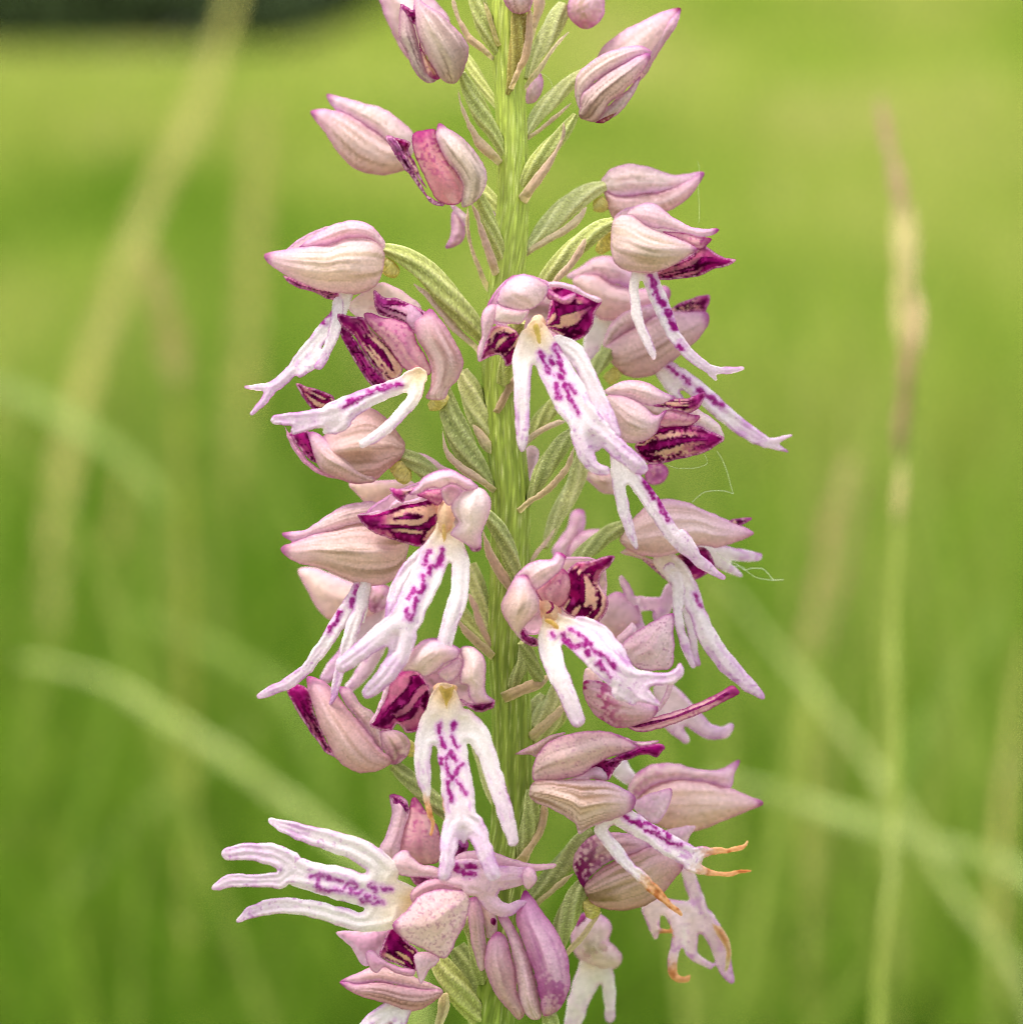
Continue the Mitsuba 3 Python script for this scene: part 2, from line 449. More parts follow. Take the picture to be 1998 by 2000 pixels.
        a /= np.linalg.norm(a, axis=1, keepdims=True) + 1e-9
        b = np.cross(tan, a)
        th = np.arange(nv) / nv * 2 * np.pi
        uu = x / t[-1]
        A = th[None, :] + twist * uu[:, None] * 2
        prof = np.cos(ridges * A)
        R = f[:, 2:3] * (1 + rg * prof + .05 * (N(A * 2, uu[:, None] * 6 + 0 * A, s) - .5))
        R = R + rng.normal(0, rough, R.shape)
        V = c3[:, None] + R[..., None] * (np.cos(th)[None, :, None] * a[:, None] + np.sin(th)[None, :, None] * b[:, None])
        i, j = np.meshgrid(np.arange(nu - 1), np.arange(nv), indexing='ij')
        Q = np.stack([i * nv + j, i * nv + (j + 1) % nv, (i + 1) * nv + (j + 1) % nv, (i + 1) * nv + j], -1).reshape(-1, 4)
        Vf = V.reshape(-1, 3)
        nV = len(Vf)
        Vf = np.vstack([Vf, c3[:1], c3[-1:]])
        j = np.arange(nv)
        Fc = np.vstack([Q[:, [0, 1, 2]], Q[:, [0, 2, 3]], np.c_[(j + 1) % nv, j, j * 0 + nV], np.c_[(nu - 1) * nv + j, (nu - 1) * nv + (j + 1) % nv, j * 0 + nV + 1]])
        pr = prof.ravel()
        U = np.repeat(uu, nv)
        gr = rng.random(nV)
        c = np.tile(np.array(col, float), (nV, 1))
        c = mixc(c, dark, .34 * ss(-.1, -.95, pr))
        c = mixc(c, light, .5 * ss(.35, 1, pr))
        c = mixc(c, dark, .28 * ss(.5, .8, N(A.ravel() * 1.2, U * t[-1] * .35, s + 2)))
        if top is not None:
            c = mixc(c, top, ss(uspan, .0, U) * .85)
        c = mixc(c, (236, 238, 190), .42 * ss(.84, .97, gr))
        c = c * (1 + .08 * rng.normal(size=(nV, 1)).clip(-2, 2))
        c = np.vstack([c, c[:1], c[-1:]])
        # orientation: make normals point outwards
        ctr = np.repeat(c3, nv, 0)
        tri = Fc[:50]
        n = np.cross(Vf[tri[:, 1]] - Vf[tri[:, 0]], Vf[tri[:, 2]] - Vf[tri[:, 0]])
        if ((Vf[tri[:, 0]] - ctr[tri[:, 0]]) * n).sum() < 0:
            Fc = Fc[:, ::-1]
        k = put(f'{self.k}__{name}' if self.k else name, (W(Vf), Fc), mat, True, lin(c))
        if mat == 'blade_matter':                              # thin grass: lit like the sward it stands in
            scene[k]['filename'] = meshkit.write_ply((W(Vf), Fc), True, None, lin(c), normals=np.tile([0, 0, 1.0], (len(Vf), 1)))
        return self

    def spur(self, C, pts):
        return self.tube('spur', C, pts, col=(222, 214, 140), dark=(204, 194, 110), light=(238, 232, 178), ridges=3, rg=.03, nu=24, nv=24, mat='petal_matter')

# ------------------------------------------------------------------ setting: meadow, far trees
rng0 = np.random.default_rng(5)


def ground_z(x, y):
    """a meadow that is level near the orchid and climbs to a low bank on the right far behind it."""
    r = np.maximum(y, .01)
    s = x / np.maximum(r, 1)
    return 2.2 * ss(-.075, .02, s) * ss(12, 55, r) + .03 * (N(x * .7 + 50, y * .7 + 50, 3) - .5)


yy = np.r_[np.linspace(-12, 0, 13), np.geomspace(.25, 400, 90)]
gx = np.linspace(-1, 1, 121)
GX, GY = np.meshgrid(gx, yy)
GX = GX * (np.abs(GY) * .9 + 12)
GZ = ground_z(GX, GY)
iv, jv = np.meshgrid(np.arange(len(yy) - 1), np.arange(120), indexing='ij')
GQ = np.stack([iv * 121 + jv, iv * 121 + jv + 1, (iv + 1) * 121 + jv + 1, (iv + 1) * 121 + jv], -1).reshape(-1, 4)


def ground_colour(p, n, uv):
    f = mikit.fbm(p.x * .35, p.y * .35, 0.0)
    g = mikit.fbm(p.x * 6, p.y * 6, 3.0)
    c = mikit.mix((.19, .24, .06), (.23, .25, .10), mikit.smoothstep(.3, .7, f))
    return mikit.mix(c, (.08, .12, .02), mikit.smoothstep(.4, .8, g) * .6)


scene['meadow_earth'] = {'type': 'twosided', 'bsdf': {'type': 'diffuse', 'reflectance': mikit.proc(ground_colour)}}
scene['meadow_ground'] = mikit.ply((np.stack([GX, GY, GZ], -1).reshape(-1, 3), GQ), 'meadow_earth', smooth=True)
labels['meadow_ground'] = {'label': 'green meadow ground rising to the right behind the orchid', 'kind': 'structure'}


def blades(n, r0, r1, h0, h1, w, cols, seed_, spread=.30, bend=.45):
    """n grass blades between the distances r0 and r1 from the camera: one mesh of five-triangle leaves."""
    g = np.random.default_rng(seed_)
    r = np.exp(g.uniform(math.log(r0), math.log(r1), n))
    x = g.uniform(-1, 1, n) * r * spread + g.uniform(-.1, .1, n)
    y = cam[1] + r
    z = ground_z(x, y)
    H = g.uniform(h0, h1, n) * (.6 + .8 * N(x * 1.1 + 20, y * 1.1 + 20, seed_))
    wd = w * (1 + r * .35) * g.uniform(.6, 1.4, n)
    a, f = g.uniform(0, 2 * np.pi, n), g.uniform(0, 2 * np.pi, n)
    bl = H * g.uniform(.05, 1, n) * bend
    side = np.stack([np.cos(a), np.sin(a), 0 * a], -1)
    lean = np.stack([np.cos(f), np.sin(f), 0 * f], -1)
    base = np.stack([x, y, z], -1)
    V = []
    for t, ww in ((0, 1), (.4, .9), (.75, .6)):
        m = base + lean * (bl * t ** 2)[:, None] + np.array([0, 0, 1]) * (H * t * (1 - .25 * t))[:, None]
        V += [m - side * (wd * ww / 2)[:, None], m + side * (wd * ww / 2)[:, None]]
    V.append(base + lean * bl[:, None] + np.array([0, 0, 1]) * (H * .75)[:, None])
    V = np.stack(V, 1).reshape(-1, 3)
    fc = np.array([[0, 1, 3], [0, 3, 2], [2, 3, 5], [2, 5, 4], [4, 5, 6]])
    Fc = (np.arange(n)[:, None, None] * 7 + fc).reshape(-1, 3)
    pn = .55 * N(x * 1.5 + 40, y * .3 + 9, seed_ + 1) + .45 * N(x * 9 / (1 + .3 * r) + 40, y * 2.5 / (1 + .3 * r), seed_ + 2)
    pn = np.clip((pn - .5) * (.9 + 1.6 / (1 + r / 7)) + .45 + g.normal(0, .13, n), 0, .999) * (len(cols) - 1)
    i0 = pn.astype(int)
    cc = np.asarray(cols, float)
    C = cc[i0] * (1 - (pn - i0))[:, None] + cc[i0 + 1] * (pn - i0)[:, None]
    C = C * g.uniform(.92, 1.08, (n, 1))
    return V, Fc, np.repeat(C, 7, 0)


GREENS = [(74, 106, 25), (106, 133, 44), (127, 145, 59), (143, 152, 76), (166, 163, 108)]
parts = [blades(20000, .62, 2.2, .10, .26, .0028, GREENS, 21), blades(60000, 1.6, 8, .12, .32, .0035, GREENS, 22), blades(60000, 6, 70, .15, .4, .004, GREENS[1:], 23, spread=.36),
         blades(420, .6, 2.0, .24, .42, .0026, [(98, 122, 46), (120, 136, 62), (138, 144, 78), (156, 150, 98)], 31, spread=.26, bend=.3),
         blades(6000, .5, 1.5, .05, .15, .003, GREENS[:3], 24)]
off, Vs, Fs, Cs = 0, [], [], []
for V, Fc, C in parts:
    Vs.append(V), Fs.append(Fc + off), Cs.append(C)
    off += len(V)
Vg = np.vstack(Vs)
scene['meadow_grass'] = {'type': 'ply', 'filename': meshkit.write_ply((Vg, np.vstack(Fs)), True, None, lin(np.vstack(Cs)), normals=np.tile([0, 0, 1.0], (len(Vg), 1))),
                         'face_normals': False, 'bsdf': {'type': 'ref', 'id': 'blade_matter'}}
labels['meadow_grass'] = {'label': 'out of focus green meadow grass filling the background', 'category': 'grass', 'kind': 'stuff'}

scene['bark_matter'] = {'type': 'twosided', 'bsdf': {'type': 'diffuse', 'reflectance': {'type': 'rgb', 'value': [.05, .04, .03]}}}
scene['leaf_matter'] = {'type': 'principledthin', 'base_color': VC, 'diff_trans': .5, 'roughness': .7}


def far_tree(x, y, h, r, s):
    g = np.random.default_rng(s)
    k = key_for('tree')
    z = float(ground_z(np.array([x]), np.array([y]))[0])
    import trimesh
    tr = trimesh.creation.cone(radius=.035 * h, height=h * .8, sections=10)
    tr.apply_translation([x, y, z - .1])
    limbs = [tr]
    for i in range(5):
        l = trimesh.creation.cone(radius=.012 * h, height=h * .4, sections=6)
        l.apply_transform(trimesh.transformations.rotation_matrix(g.uniform(.5, .9), [math.cos(i * 1.3), math.sin(i * 1.3), 0]))
        l.apply_translation([x, y, z + h * g.uniform(.2, .45)])
        limbs.append(l)
    put(k + '__trunk', trimesh.util.concatenate(limbs), 'bark_matter', False)
    m = 26
    cl = np.stack([g.normal(0, r * .5, m), g.normal(0, r * .5, m), g.uniform(.06, .95, m) * h], -1)
    n = 7500
    c = cl[g.integers(0, m, n)] + g.normal(0, r * .2, (n, 3))
    c[:, 2] = np.maximum(c[:, 2], .1)
    q = g.normal(size=(n, 3, 3)) * .22
    V = (c[:, None] + q + np.array([x, y, z])).reshape(-1, 3)
    col = np.array([116, 132, 92]) + g.uniform(-12, 20, (n, 1)) * np.array([.8, 1, .5])
    put(k + '__crown', (V, np.arange(3 * n).reshape(-1, 3)), 'leaf_matter', False, lin(np.repeat(col, 3, 0)))
    return k


for i, (x, y, h, r, s) in enumerate([(-11.5, 52, 8, 3.4, 1), (-9.2, 50, 7, 3.2, 2), (-6.9, 51, 8.5, 3.2, 3), (-4.8, 56, 7.5, 2.8, 4), (-2.6, 66, 7, 2.6, 5)]):
    k = far_tree(x, y, h, r, s)
    labels[k] = {'label': ['dark tree at the far left end of the distant tree line', 'second dark tree from the left end of the distant tree line', 'dark tree in the middle of the distant tree line',
                           'dark tree behind the top of the pale leaning stalk in the distant tree line', 'rightmost and farthest dark tree of the distant tree line'][i], 'category': 'tree', 'group': 'distant trees at the edge of the meadow'}

# ------------------------------------------------------------------ the orchid: stem, bracts, then every flower and bud
A, B, C_, D_, E_ = (580, 0, 2.354), (460, 400, 3.45), (900, 300, 2.924), (480, 880, 3.45), (940, 840, 3.217)
G, H, I_, J, K, L = (400, 1240, 2.924), (960, 1340, 3.018), (400, 1550, 2.539), (720, 0, 4.021), (900, 1240, 4.386), (880, 1560, 4.386)
S1 = (0, 0, 1)
orchid = Flower.__new__(Flower)
orchid.k = 'orchid'
labels['orchid'] = {'label': 'tall spike of pink and white wild orchid flowers with purple spotted lips', 'category': 'orchid'}

orchid.tube('stem', S1, '986,-320,22,0 985,-60,24,0 988,60,26,0 994,160,29,0 1000,260,30,0 1003,380,31,0 996,480,33,0 985,600,34,0 978,720,36,0 986,850,38,0 998,980,38,0 996,1120,38,0 992,1260,38,0 1000,1400,38,0 1002,1560,40,0 985,1760,42,0 962,1960,44,0 950,2200,46,0 945,2700,52,0 940,5200,60,0 940,9600,70,0',
            col=(122, 144, 54), dark=(86, 108, 34), light=(154, 174, 82), ridges=11, twist=.25, rg=.03, nu=520, nv=90, top=(186, 200, 96), rough=.02, uspan=.2)


def bract(C, pts, d, b=.5, ax=None, g=(0, 0), **k):
    orchid.p('bract', C, pts, d, 'bract', g=g, b=b, ax=ax, th=.12, **k)


OV = dict(col=(168, 176, 104), dark=(112, 116, 52), light=(212, 212, 154))
OD = dict(col=(152, 162, 100), dark=(96, 108, 54), light=(190, 196, 140))
OP = dict(col=(186, 190, 130), dark=(140, 146, 84), light=(216, 216, 168))

# ---- top of the spike
f = Flower('half open bud with a purple mouth at the top left of the spike', 'bud')
f.p('sepal', J, '372,-60 420,0 500,60 580,110 660,190 740,280 780,350 780,450 740,560 690,650 620,650 560,600 500,520 440,400 390,290 360,170 350,40', 3.2, 'out', b=2.6, ax='700,600 370,-40', base=(206, 192, 166), vein=(136, 108, 100), nv=6, tip=.2, solid=.5)
f.p('sepal', J, '255,35 300,60 340,150 370,260 400,370 430,490 480,590 540,625 470,650 390,600 330,500 290,390 240,290 238,170 242,90', 3.0, 'out', b=1.2, ax='480,620 260,40', base=(200, 180, 166), vein=(132, 92, 104), rim=(196, 140, 170))
f.p('petal', J, '395,300 430,400 480,490 540,570 560,615 500,630 450,570 415,460', 2.9, 'pink', b=.4, ax='400,300 530,630', base=(206, 164, 124), tip=.95, sp=3)
f.p('petal', J, '252,32 300,45 345,75 365,30 375,60 372,190 340,170 300,110', 3.5, 'in', b=.3, ax='360,200 255,32', sp=3, cs=.3)
f.tube('ovary', J, '735,570,30,1.8 790,700,62,1.4 880,880,78,1.2 980,1040,58,1 1070,1240,24,.6', **OV)
bract(J, '700,680 730,800 790,930 880,1070 980,1170 1070,1270 1080,1300 980,1250 860,1170 790,1030 740,900 708,780', 2.4, ax='1070,1290 700,690')
f = Flower('pale closed bud behind the half open bud at the top left', 'bud')
f.p('sepal', J, '70,-120 85,0 130,130 190,260 260,400 330,470 450,420 600,300 640,170 600,90 540,20 440,-100 250,-180', -6, 'out', b=3.4, ax='640,250 100,-60', base=(230, 214, 204), vs=.25, sp=7, solid=.8)
f.tube('ovary', J, '760,420,26,-4 830,560,48,-3 930,720,42,-2 1020,850,26,-1', **OV)

f = Flower('pale two pointed bud behind the open bud on the upper left', 'bud')
f.p('sepal', A, '135,430 200,442 300,470 400,498 480,556 545,630 520,720 430,690 350,600 250,540 170,495', -5, 'out', b=2.0, ax='530,660 135,430', base=(234, 212, 204), vs=.25, sp=6)
f.p('sepal', A, '60,510 100,498 160,504 230,520 330,580 430,640 520,690 510,770 450,795 350,803 270,775 190,700 120,600', -4.4, 'out', b=2.4, ax='510,740 60,510', base=(232, 208, 194), vein=(150, 120, 96), vs=.5, sp=6, solid=.7)
f.tube('ovary', A, '560,700,18,-4 700,760,28,-4 860,880,34,-2.5 940,980,24,-1', **OV)

f = Flower('opening bud showing its red rimmed petals on the upper left', 'bud')
f.p('sepal', J, '550,968 640,1015 730,1070 810,1150 880,1250 930,1360 925,1440 890,1520 830,1590 735,1625 735,1520 740,1450 690,1350 610,1250 560,1160 530,1080', 4.0, 'out', b=2.2, ax='850,1570 550,968', base=(222, 206, 184), vein=(140, 122, 108), rim=(216, 176, 206), tip=.8)
f.p('sepal', J, '135,1068 200,1075 250,1130 300,1230 350,1330 410,1440 470,1540 600,1605 520,1610 430,1520 340,1400 250,1280 180,1170', 3.4, 'in', b=.8, ax='580,1600 135,1068', base=(176, 110, 160), cream=(226, 186, 210), rs=.9, sp=3)
f.p('petal', J, '340,1100 350,1050 420,1020 520,1015 540,1070 560,1160 620,1260 700,1360 745,1450 740,1560 700,1600 610,1600 530,1560 470,1450 410,1330 360,1200', 3.6, 'pink', b=1.6, ax='680,1600 430,1020', base=(224, 150, 168), tip=.75, sp=3)
f.p('sepal', J, '190,1080 330,1120 310,1180 360,1260 400,1360 460,1480 420,1440 330,1300 250,1170', 3.5, 'in', b=.3, ax='450,1470 200,1085', sp=3, base=(120, 8, 66))
f.tube('ovary', J, '870,1520,40,2.5 930,1700,60,2 990,1850,60,1.6 1040,2040,40,.8', **OV)
bract(J, '810,1600 840,1720 880,1880 930,2040 990,2180 1010,2080 960,1930 900,1780 850,1650', 2.8, ax='1000,2150 810,1600', base=(206, 172, 158))
bract(J, '780,1620 790,1720 800,1860 840,1990 900,2130 960,2230 900,2200 830,2060 780,1900 760,1760', 1.2, ax='960,2220 780,1620')

f = Flower('closed beige bud with a brown mouth on the upper right', 'bud')
f.p('sepal', A, '1278,440 1285,350 1340,290 1420,240 1520,213 1600,213 1628,242 1560,262 1460,315 1370,375 1310,440 1300,500', 1.6, 'out', b=1.0, ax='1290,460 1628,240', base=(224, 204, 190), vein=(160, 134, 116), tip=.4)
f.p('sepal', A, '1300,500 1310,435 1370,372 1460,312 1560,258 1625,245 1610,290 1560,360 1500,420 1440,470 1380,555 1330,553 1295,525', 1.8, 'out', b=2.0, ax='1300,520 1625,245', base=(200, 178, 160), vein=(128, 100, 92), vs=.8, solid=.7)
f.p('sepal', A, '1375,560 1410,505 1470,450 1530,400 1580,345 1560,410 1500,500 1440,545', 1.4, 'out', b=.9, ax='1380,560 1590,340', base=(214, 186, 196), vs=.3)
f.p('petal', A, '1370,562 1410,540 1450,505 1490,465 1465,520 1410,562', 1.9, 'pink', b=.2, ax='1490,470 1370,562', base=(150, 100, 78), sp=3)
f.tube('ovary', A, '1285,525,16,1.6 1230,600,34,1.6 1150,690,42,1.5 1080,770,34,1.2 1030,860,14,.8', **OV)
bract(A, '1225,560 1235,620 1200,700 1150,800 1090,880 1030,960 1000,930 1050,860 1100,790 1160,720 1210,640', 2.2, ax='1005,945 1230,570', base=(208, 178, 158))
f = Flower('slim purple tipped bud behind the beige bud at the top right', 'bud')
f.p('sepal', A, '1765,35 1745,105 1690,200 1645,270 1600,345 1560,380 1450,360 1380,300 1385,250 1420,200 1500,140 1600,88 1700,45', -3, 'out', b=2.2, ax='1400,300 1765,35', base=(224, 196, 184), vs=.3, sp=5, solid=.7, tip=1, tipc=(120, 20, 70))
f.p('sepal', A, '1765,38 1720,85 1660,160 1610,220 1570,290 1600,345 1645,270 1690,200 1745,110', -2.0, 'out', b=.5, ax='1580,330 1765,38', base=(196, 150, 166), vs=.2, sp=5)
f.tube('ovary', A, '1330,330,22,-2 1240,390,36,-2 1160,470,42,-1.4 1090,550,32,-.8 1050,620,14,0', **OP)
bract(A, '1262,470 1220,520 1150,580 1090,625 1045,640 1050,625 1110,590 1180,530', .4, b=.2, ax='1045,640 1262,470')

f = Flower('rounded mauve bud cut by the top edge right of the stem', 'bud')
f.p('sepal', J, '1560,60 1600,-60 1700,-120 1800,-80 1855,20 1850,110 1790,190 1700,225 1620,190 1570,120', -2, 'out', b=3, ax='1700,220 1720,-120', base=(214, 170, 180), vein=(170, 150, 110), blot=.5, blotc=(176, 80, 140), solid=.9, sp=5)
f.tube('ovary', J, '1545,40,60,-2.5 1450,190,84,-2 1370,340,74,-1.5 1290,480,50,-1 1240,620,22,-.4', **OP)
bract(J, '1575,245 1510,330 1430,430 1370,540 1280,640 1240,700 1260,610 1350,490 1440,370 1510,290', .4, b=.2, ax='1240,700 1575,245', base=(222, 206, 170))
f = Flower('small brownish bud cut by the top edge in front of the stem', 'bud')
f.p('sepal', J, '1060,-60 1080,40 1130,90 1190,110 1260,80 1290,20 1290,-60 1180,-140', 3, 'out', b=1.6, ax='1180,105 1180,-140', base=(200, 168, 160), vein=(120, 90, 70), solid=.9)
f.tube('ovary', J, '1180,60,50,2 1185,180,74,2 1180,340,80,1.8 1150,520,62,1.6 1090,740,14,1.2', col=(150, 138, 70), dark=(108, 92, 44), light=(196, 186, 116), ridges=5)
bract(J, '1250,90 1275,70 1290,200 1285,330 1260,450 1200,560 1130,690 1085,760 1090,690 1150,560 1200,430 1230,280', 2.6, ax='1090,750 1260,80', base=(208, 178, 146))
bract(J, '1310,-40 1380,-60 1380,60 1330,180 1300,230 1290,100', .6, ax='1300,230 1350,-60')
f = Flower('bud stalk with a pale bract at the top left of the stem', 'bud')
f.tube('ovary', J, '830,-120,40,.6 850,0,72,.6 900,150,80,.6 960,300,62,.6 1030,450,20,.4', **OV)
bract(J, '640,-80 680,0 720,130 800,260 900,350 980,430 1050,490 1000,470 880,400 780,330 710,200 660,60', 1.2, ax='1050,480 640,-80', base=(214, 188, 158))
bract(J, '900,0 940,60 980,160 1010,270 1040,360 1000,330 950,200', 1.6, b=.2, ax='1040,360 900,0', base=(200, 190, 124))
f = Flower('tiny pale bud half hidden right of the upper stem', 'bud')
f.p('sepal', J, '1345,570 1370,640 1350,740 1300,800 1240,810 1240,720 1280,630', -3, 'out', b=1, ax='1250,800 1345,570', base=(222, 200, 206), vs=.2, solid=.8, sp=5)
f = Flower('small pink bud half hidden left of the stem below the opening bud')
f.p('sepal', J, '660,1650 720,1700 760,1790 750,1880 690,1930 600,1950 640,1850', -5, 'out', b=1, ax='740,1680 600,1950', base=(220, 176, 196), vs=.2, solid=.6, sp=6)
f.p('sepal', J, '640,1600 720,1640 790,1720 780,1790 700,1700', -4.6, 'pale', b=.6, sp=6)
f.p('sepal', J, '950,1560 1000,1580 1010,1680 970,1720 930,1640', -4, 'pale', b=.6, sp=6)

# ---- right side, upper
f = Flower('pale pink closed bud hanging right below the beige buds', 'bud')
f.p('sepal', C_, '800,160 830,108 880,75 950,57 1050,68 1130,93 1230,120 1390,103 1350,165 1270,200 1150,215 1050,228 950,240 870,236 820,200', -3.6, 'out', b=1.6, ax='815,180 1390,103', base=(236, 208, 206), vs=.2, sp=5)
f.p('sepal', C_, '820,195 870,230 950,238 1050,224 1180,205 1390,106 1330,220 1240,300 1130,345 980,370 880,372 845,320', -3.4, 'out', b=1.8, ax='830,250 1390,106', base=(230, 198, 190), vein=(170, 130, 120), vs=.5, sp=5, solid=.9)
f.spur(C_, '835,270,38,-3.6 800,290,44,-3.6 755,300,26,-3.6')
f.tube('ovary', C_, '825,185,30,-3.4 740,215,52,-3 620,290,66,-2 510,400,62,-1.2 400,520,36,-.4 350,580,18,0', **OP)
bract(C_, '720,300 690,380 600,460 500,510 400,570 340,640 370,560 460,490 560,430 650,360', .2, b=.3, ax='350,620 720,300', base=(226, 208, 180))

f = Flower('flower with a pale beige hood and long thin lip on the right, uppermost of the open ones')
f.p('sepal', C_, '945,352 985,305 1060,277 1130,295 1190,345 1270,395 1350,425 1480,430 1440,463 1370,475 1280,452 1180,430 1090,422 1020,385', 2.0, 'out', b=1.0, ax='960,350 1480,430', base=(232, 196, 206), vs=.2, tip=.9)
f.p('sepal', C_, '858,480 868,385 910,350 970,350 1020,382 1080,420 1180,460 1260,490 1348,545 1290,590 1200,642 1120,672 1030,683 950,667 890,632 862,580', 2.4, 'out', b=2.6, ax='870,480 1348,545', base=(230, 208, 194), vein=(160, 144, 110), vs=.55, rim=(226, 190, 206))
f.p('petal', C_, '1150,445 1280,452 1370,472 1432,488 1408,522 1345,548 1260,495', 1.7, 'pink', b=.4, ax='1150,450 1430,490', tip=.7, sp=3)
f.p('sepal', C_, '1105,692 1180,640 1280,600 1350,550 1368,508 1430,550 1500,590 1572,605 1520,640 1440,660 1370,695 1250,712 1130,716', 1.4, 'in', b=.8, ax='1110,690 1572,605', base=(150, 20, 106), sp=3, cs=.5, ruf=.3)
f.p('sepal', C_, '880,360 980,300 1200,400 1400,520 1200,640 1000,660 880,600', .6, 'out', b=-2.2, ax='880,480 1400,520', sp=6)
f.lip(C_, ['1060,650,45,2.0 1110,780,46,2.3 1160,900,46,2.6 1210,1020,40,2.8 1280,1120,35,2.9 1360,1190,32,2.8 1430,1235,28,2.6', '1430,1232,24,2.6 1520,1238,22,2.2 1612,1224,12,2', '1410,1225,24,2.6 1452,1286,13,2.4',
           '1020,655,34,2.2 988,760,31,2.8 1002,900,32,3.2 1040,1020,31,3.4 1082,1110,26,3.5 1107,1168,12,3.5'], '1085,710 1110,770 1130,830 1170,860;1180,900 1205,960 1230,1000;1250,1100 1262,1110', sw=16, cream=.3)
f.tube('ovary', C_, '875,395,34,2 790,430,52,2 670,520,60,1.9 560,630,56,1.6 470,730,40,1 420,800,20,.4', **OV)
bract(C_, '715,480 700,560 640,650 560,730 480,790 540,700 610,620 660,540', 3.0, b=.3, ax='490,780 715,480', base=(206, 178, 158))
f.spur(C_, '880,470,40,1 830,510,44,.6 790,560,26,.2')

f = Flower('pink flower seen from behind, half hidden under the uppermost right flower')
f.p('sepal', C_, '600,700 690,640 780,585 870,590 930,630 1000,690 1010,770 880,740 760,700 680,720', -9, 'out', b=1.8, ax='620,700 1010,730', base=(226, 190, 202), vs=.2, sp=7)
f.p('sepal', C_, '640,720 700,685 780,680 880,740 1000,770 1180,760 1200,800 1160,880 1000,930 900,950 800,945 720,880 670,800', -8.6, 'out', b=2.4, ax='660,740 1190,800', base=(232, 204, 196), vein=(176, 150, 130), vs=.4, sp=7, solid=.9)
f.lip(C_, ['820,930,60,-9 780,1040,44,-10 745,1150,36,-10', '740,960,36,-10 730,1100,30,-10 740,1190,26,-10', '1150,890,26,-9 1250,850,22,-9 1310,780,16,-8.5 1342,708,9,-8.5'], sp=6, cream=.2)

f = Flower('mauve hooded flower on the right with its lip reaching out over the meadow')
f.p('sepal', C_, '815,1110 822,1050 855,975 930,907 1040,868 1130,860 1160,905 1060,960 960,1010 890,1060 840,1120', -5.6, 'out', b=1.2, ax='830,1090 1150,870', base=(216, 184, 190), vs=.3, sp=5)
f.p('sepal', C_, '815,1120 880,1060 950,1012 1050,960 1160,905 1300,905 1405,905 1424,945 1380,1030 1300,1110 1200,1195 1120,1255 1010,1282 930,1262 860,1195', -5.2, 'out', b=2.8, ax='830,1150 1424,935', base=(210, 180, 172), vein=(148, 116, 100), vs=.6, rim=(216, 170, 200), sp=5, solid=.9)
f.p('petal', C_, '1180,905 1220,870 1290,838 1422,808 1410,870 1395,900 1340,905 1240,908', -5.4, 'in', b=.4, ax='1190,900 1422,808', sp=4, base=(160, 50, 120))
f.spur(C_, '900,1240,34,-5 860,1275,40,-5 830,1300,28,-5')
f.tube('ovary', C_, '848,1140,44,-4.6 800,1180,50,-4 745,1250,46,-3 700,1330,30,-2', **OD)
f.lip(C_, ['1130,1200,40,-5.0 1260,1275,50,-4.6 1400,1390,52,-4.2 1520,1500,50,-4 1640,1590,44,-3.8 1740,1648,34,-3.6', '1735,1650,26,-3.6 1800,1636,20,-3.4 1885,1610,10,-3.2', '1760,1655,26,-3.6 1865,1702,9,-3.6', '1140,1240,34,-5 1195,1335,34,-4.8 1255,1395,26,-4.6'],
      '1180,1215 1230,1250;1270,1275 1300,1310;1350,1350 1420,1390 1500,1450', sw=12, cream=.2)

f = Flower('flower with a deep purple open sepal on the right of the stem, at mid height of the spike')
f.p('sepal', C_, '812,1362 870,1320 960,1293 1060,1305 1140,1350 1225,1395 1180,1425 1100,1442 1040,1432 960,1398 880,1382', 2.0, 'out', b=1.1, ax='820,1360 1225,1400', base=(232, 204, 204), vs=.2)
f.p('sepal', C_, '818,1395 880,1380 970,1398 1050,1440 1110,1492 1176,1463 1145,1530 1110,1600 1050,1640 980,1653 930,1640 890,1580 850,1480', 2.6, 'out', b=2.0, ax='830,1400 1150,1500', base=(228, 204, 196), vein=(160, 140, 120), vs=.5)
f.p('petal', C_, '1100,1440 1210,1402 1300,1395 1395,1362 1382,1420 1312,1478 1240,1470 1175,1450', 2.2, 'in', b=.4, ax='1100,1440 1395,1362', sp=3, base=(164, 34, 124), rs=.7)
f.p('petal', C_, '1140,1480 1180,1462 1240,1466 1330,1490 1368,1500 1322,1547 1220,1560 1135,1555', 1.8, 'pink', b=.5, ax='1140,1530 1368,1500', sp=3)
f.p('sepal', C_, '1330,1455 1420,1500 1480,1555 1503,1620 1450,1600 1400,1570 1330,1530', 1.0, 'pale', b=.5, ax='1330,1490 1503,1620')
f.p('sepal', C_, '995,1660 1050,1630 1110,1570 1200,1545 1330,1543 1430,1588 1507,1628 1440,1680 1350,1722 1200,1756 1080,1772 1020,1730', 1.5, 'in', b=.9, ax='1000,1680 1507,1628', sp=3, ruf=.3)
f.p('sepal', C_, '830,1400 960,1310 1200,1400 1400,1520 1300,1640 1000,1640', .4, 'out', b=-2, ax='830,1450 1400,1540', sp=6)
f.lip(E_, ['870,90,46,2.4 900,200,48,2.6 965,310,52,3 1060,440,54,3.2 1140,560,52,3.4 1230,690,46,3.4 1330,790,38,3.2 1430,870,32,3 1522,930,14,2.8', '850,140,42,2.6 858,300,42,3.2 888,470,42,3.5 930,620,36,3.6 973,738,14,3.6', '1260,640,20,3.4 1340,740,20,3.4 1368,800,14,3.4'],
      '1010,270 1050,340 1080,420;1040,290 1075,360;1120,440 1150,510 1175,560', sw=15, cream=.2)

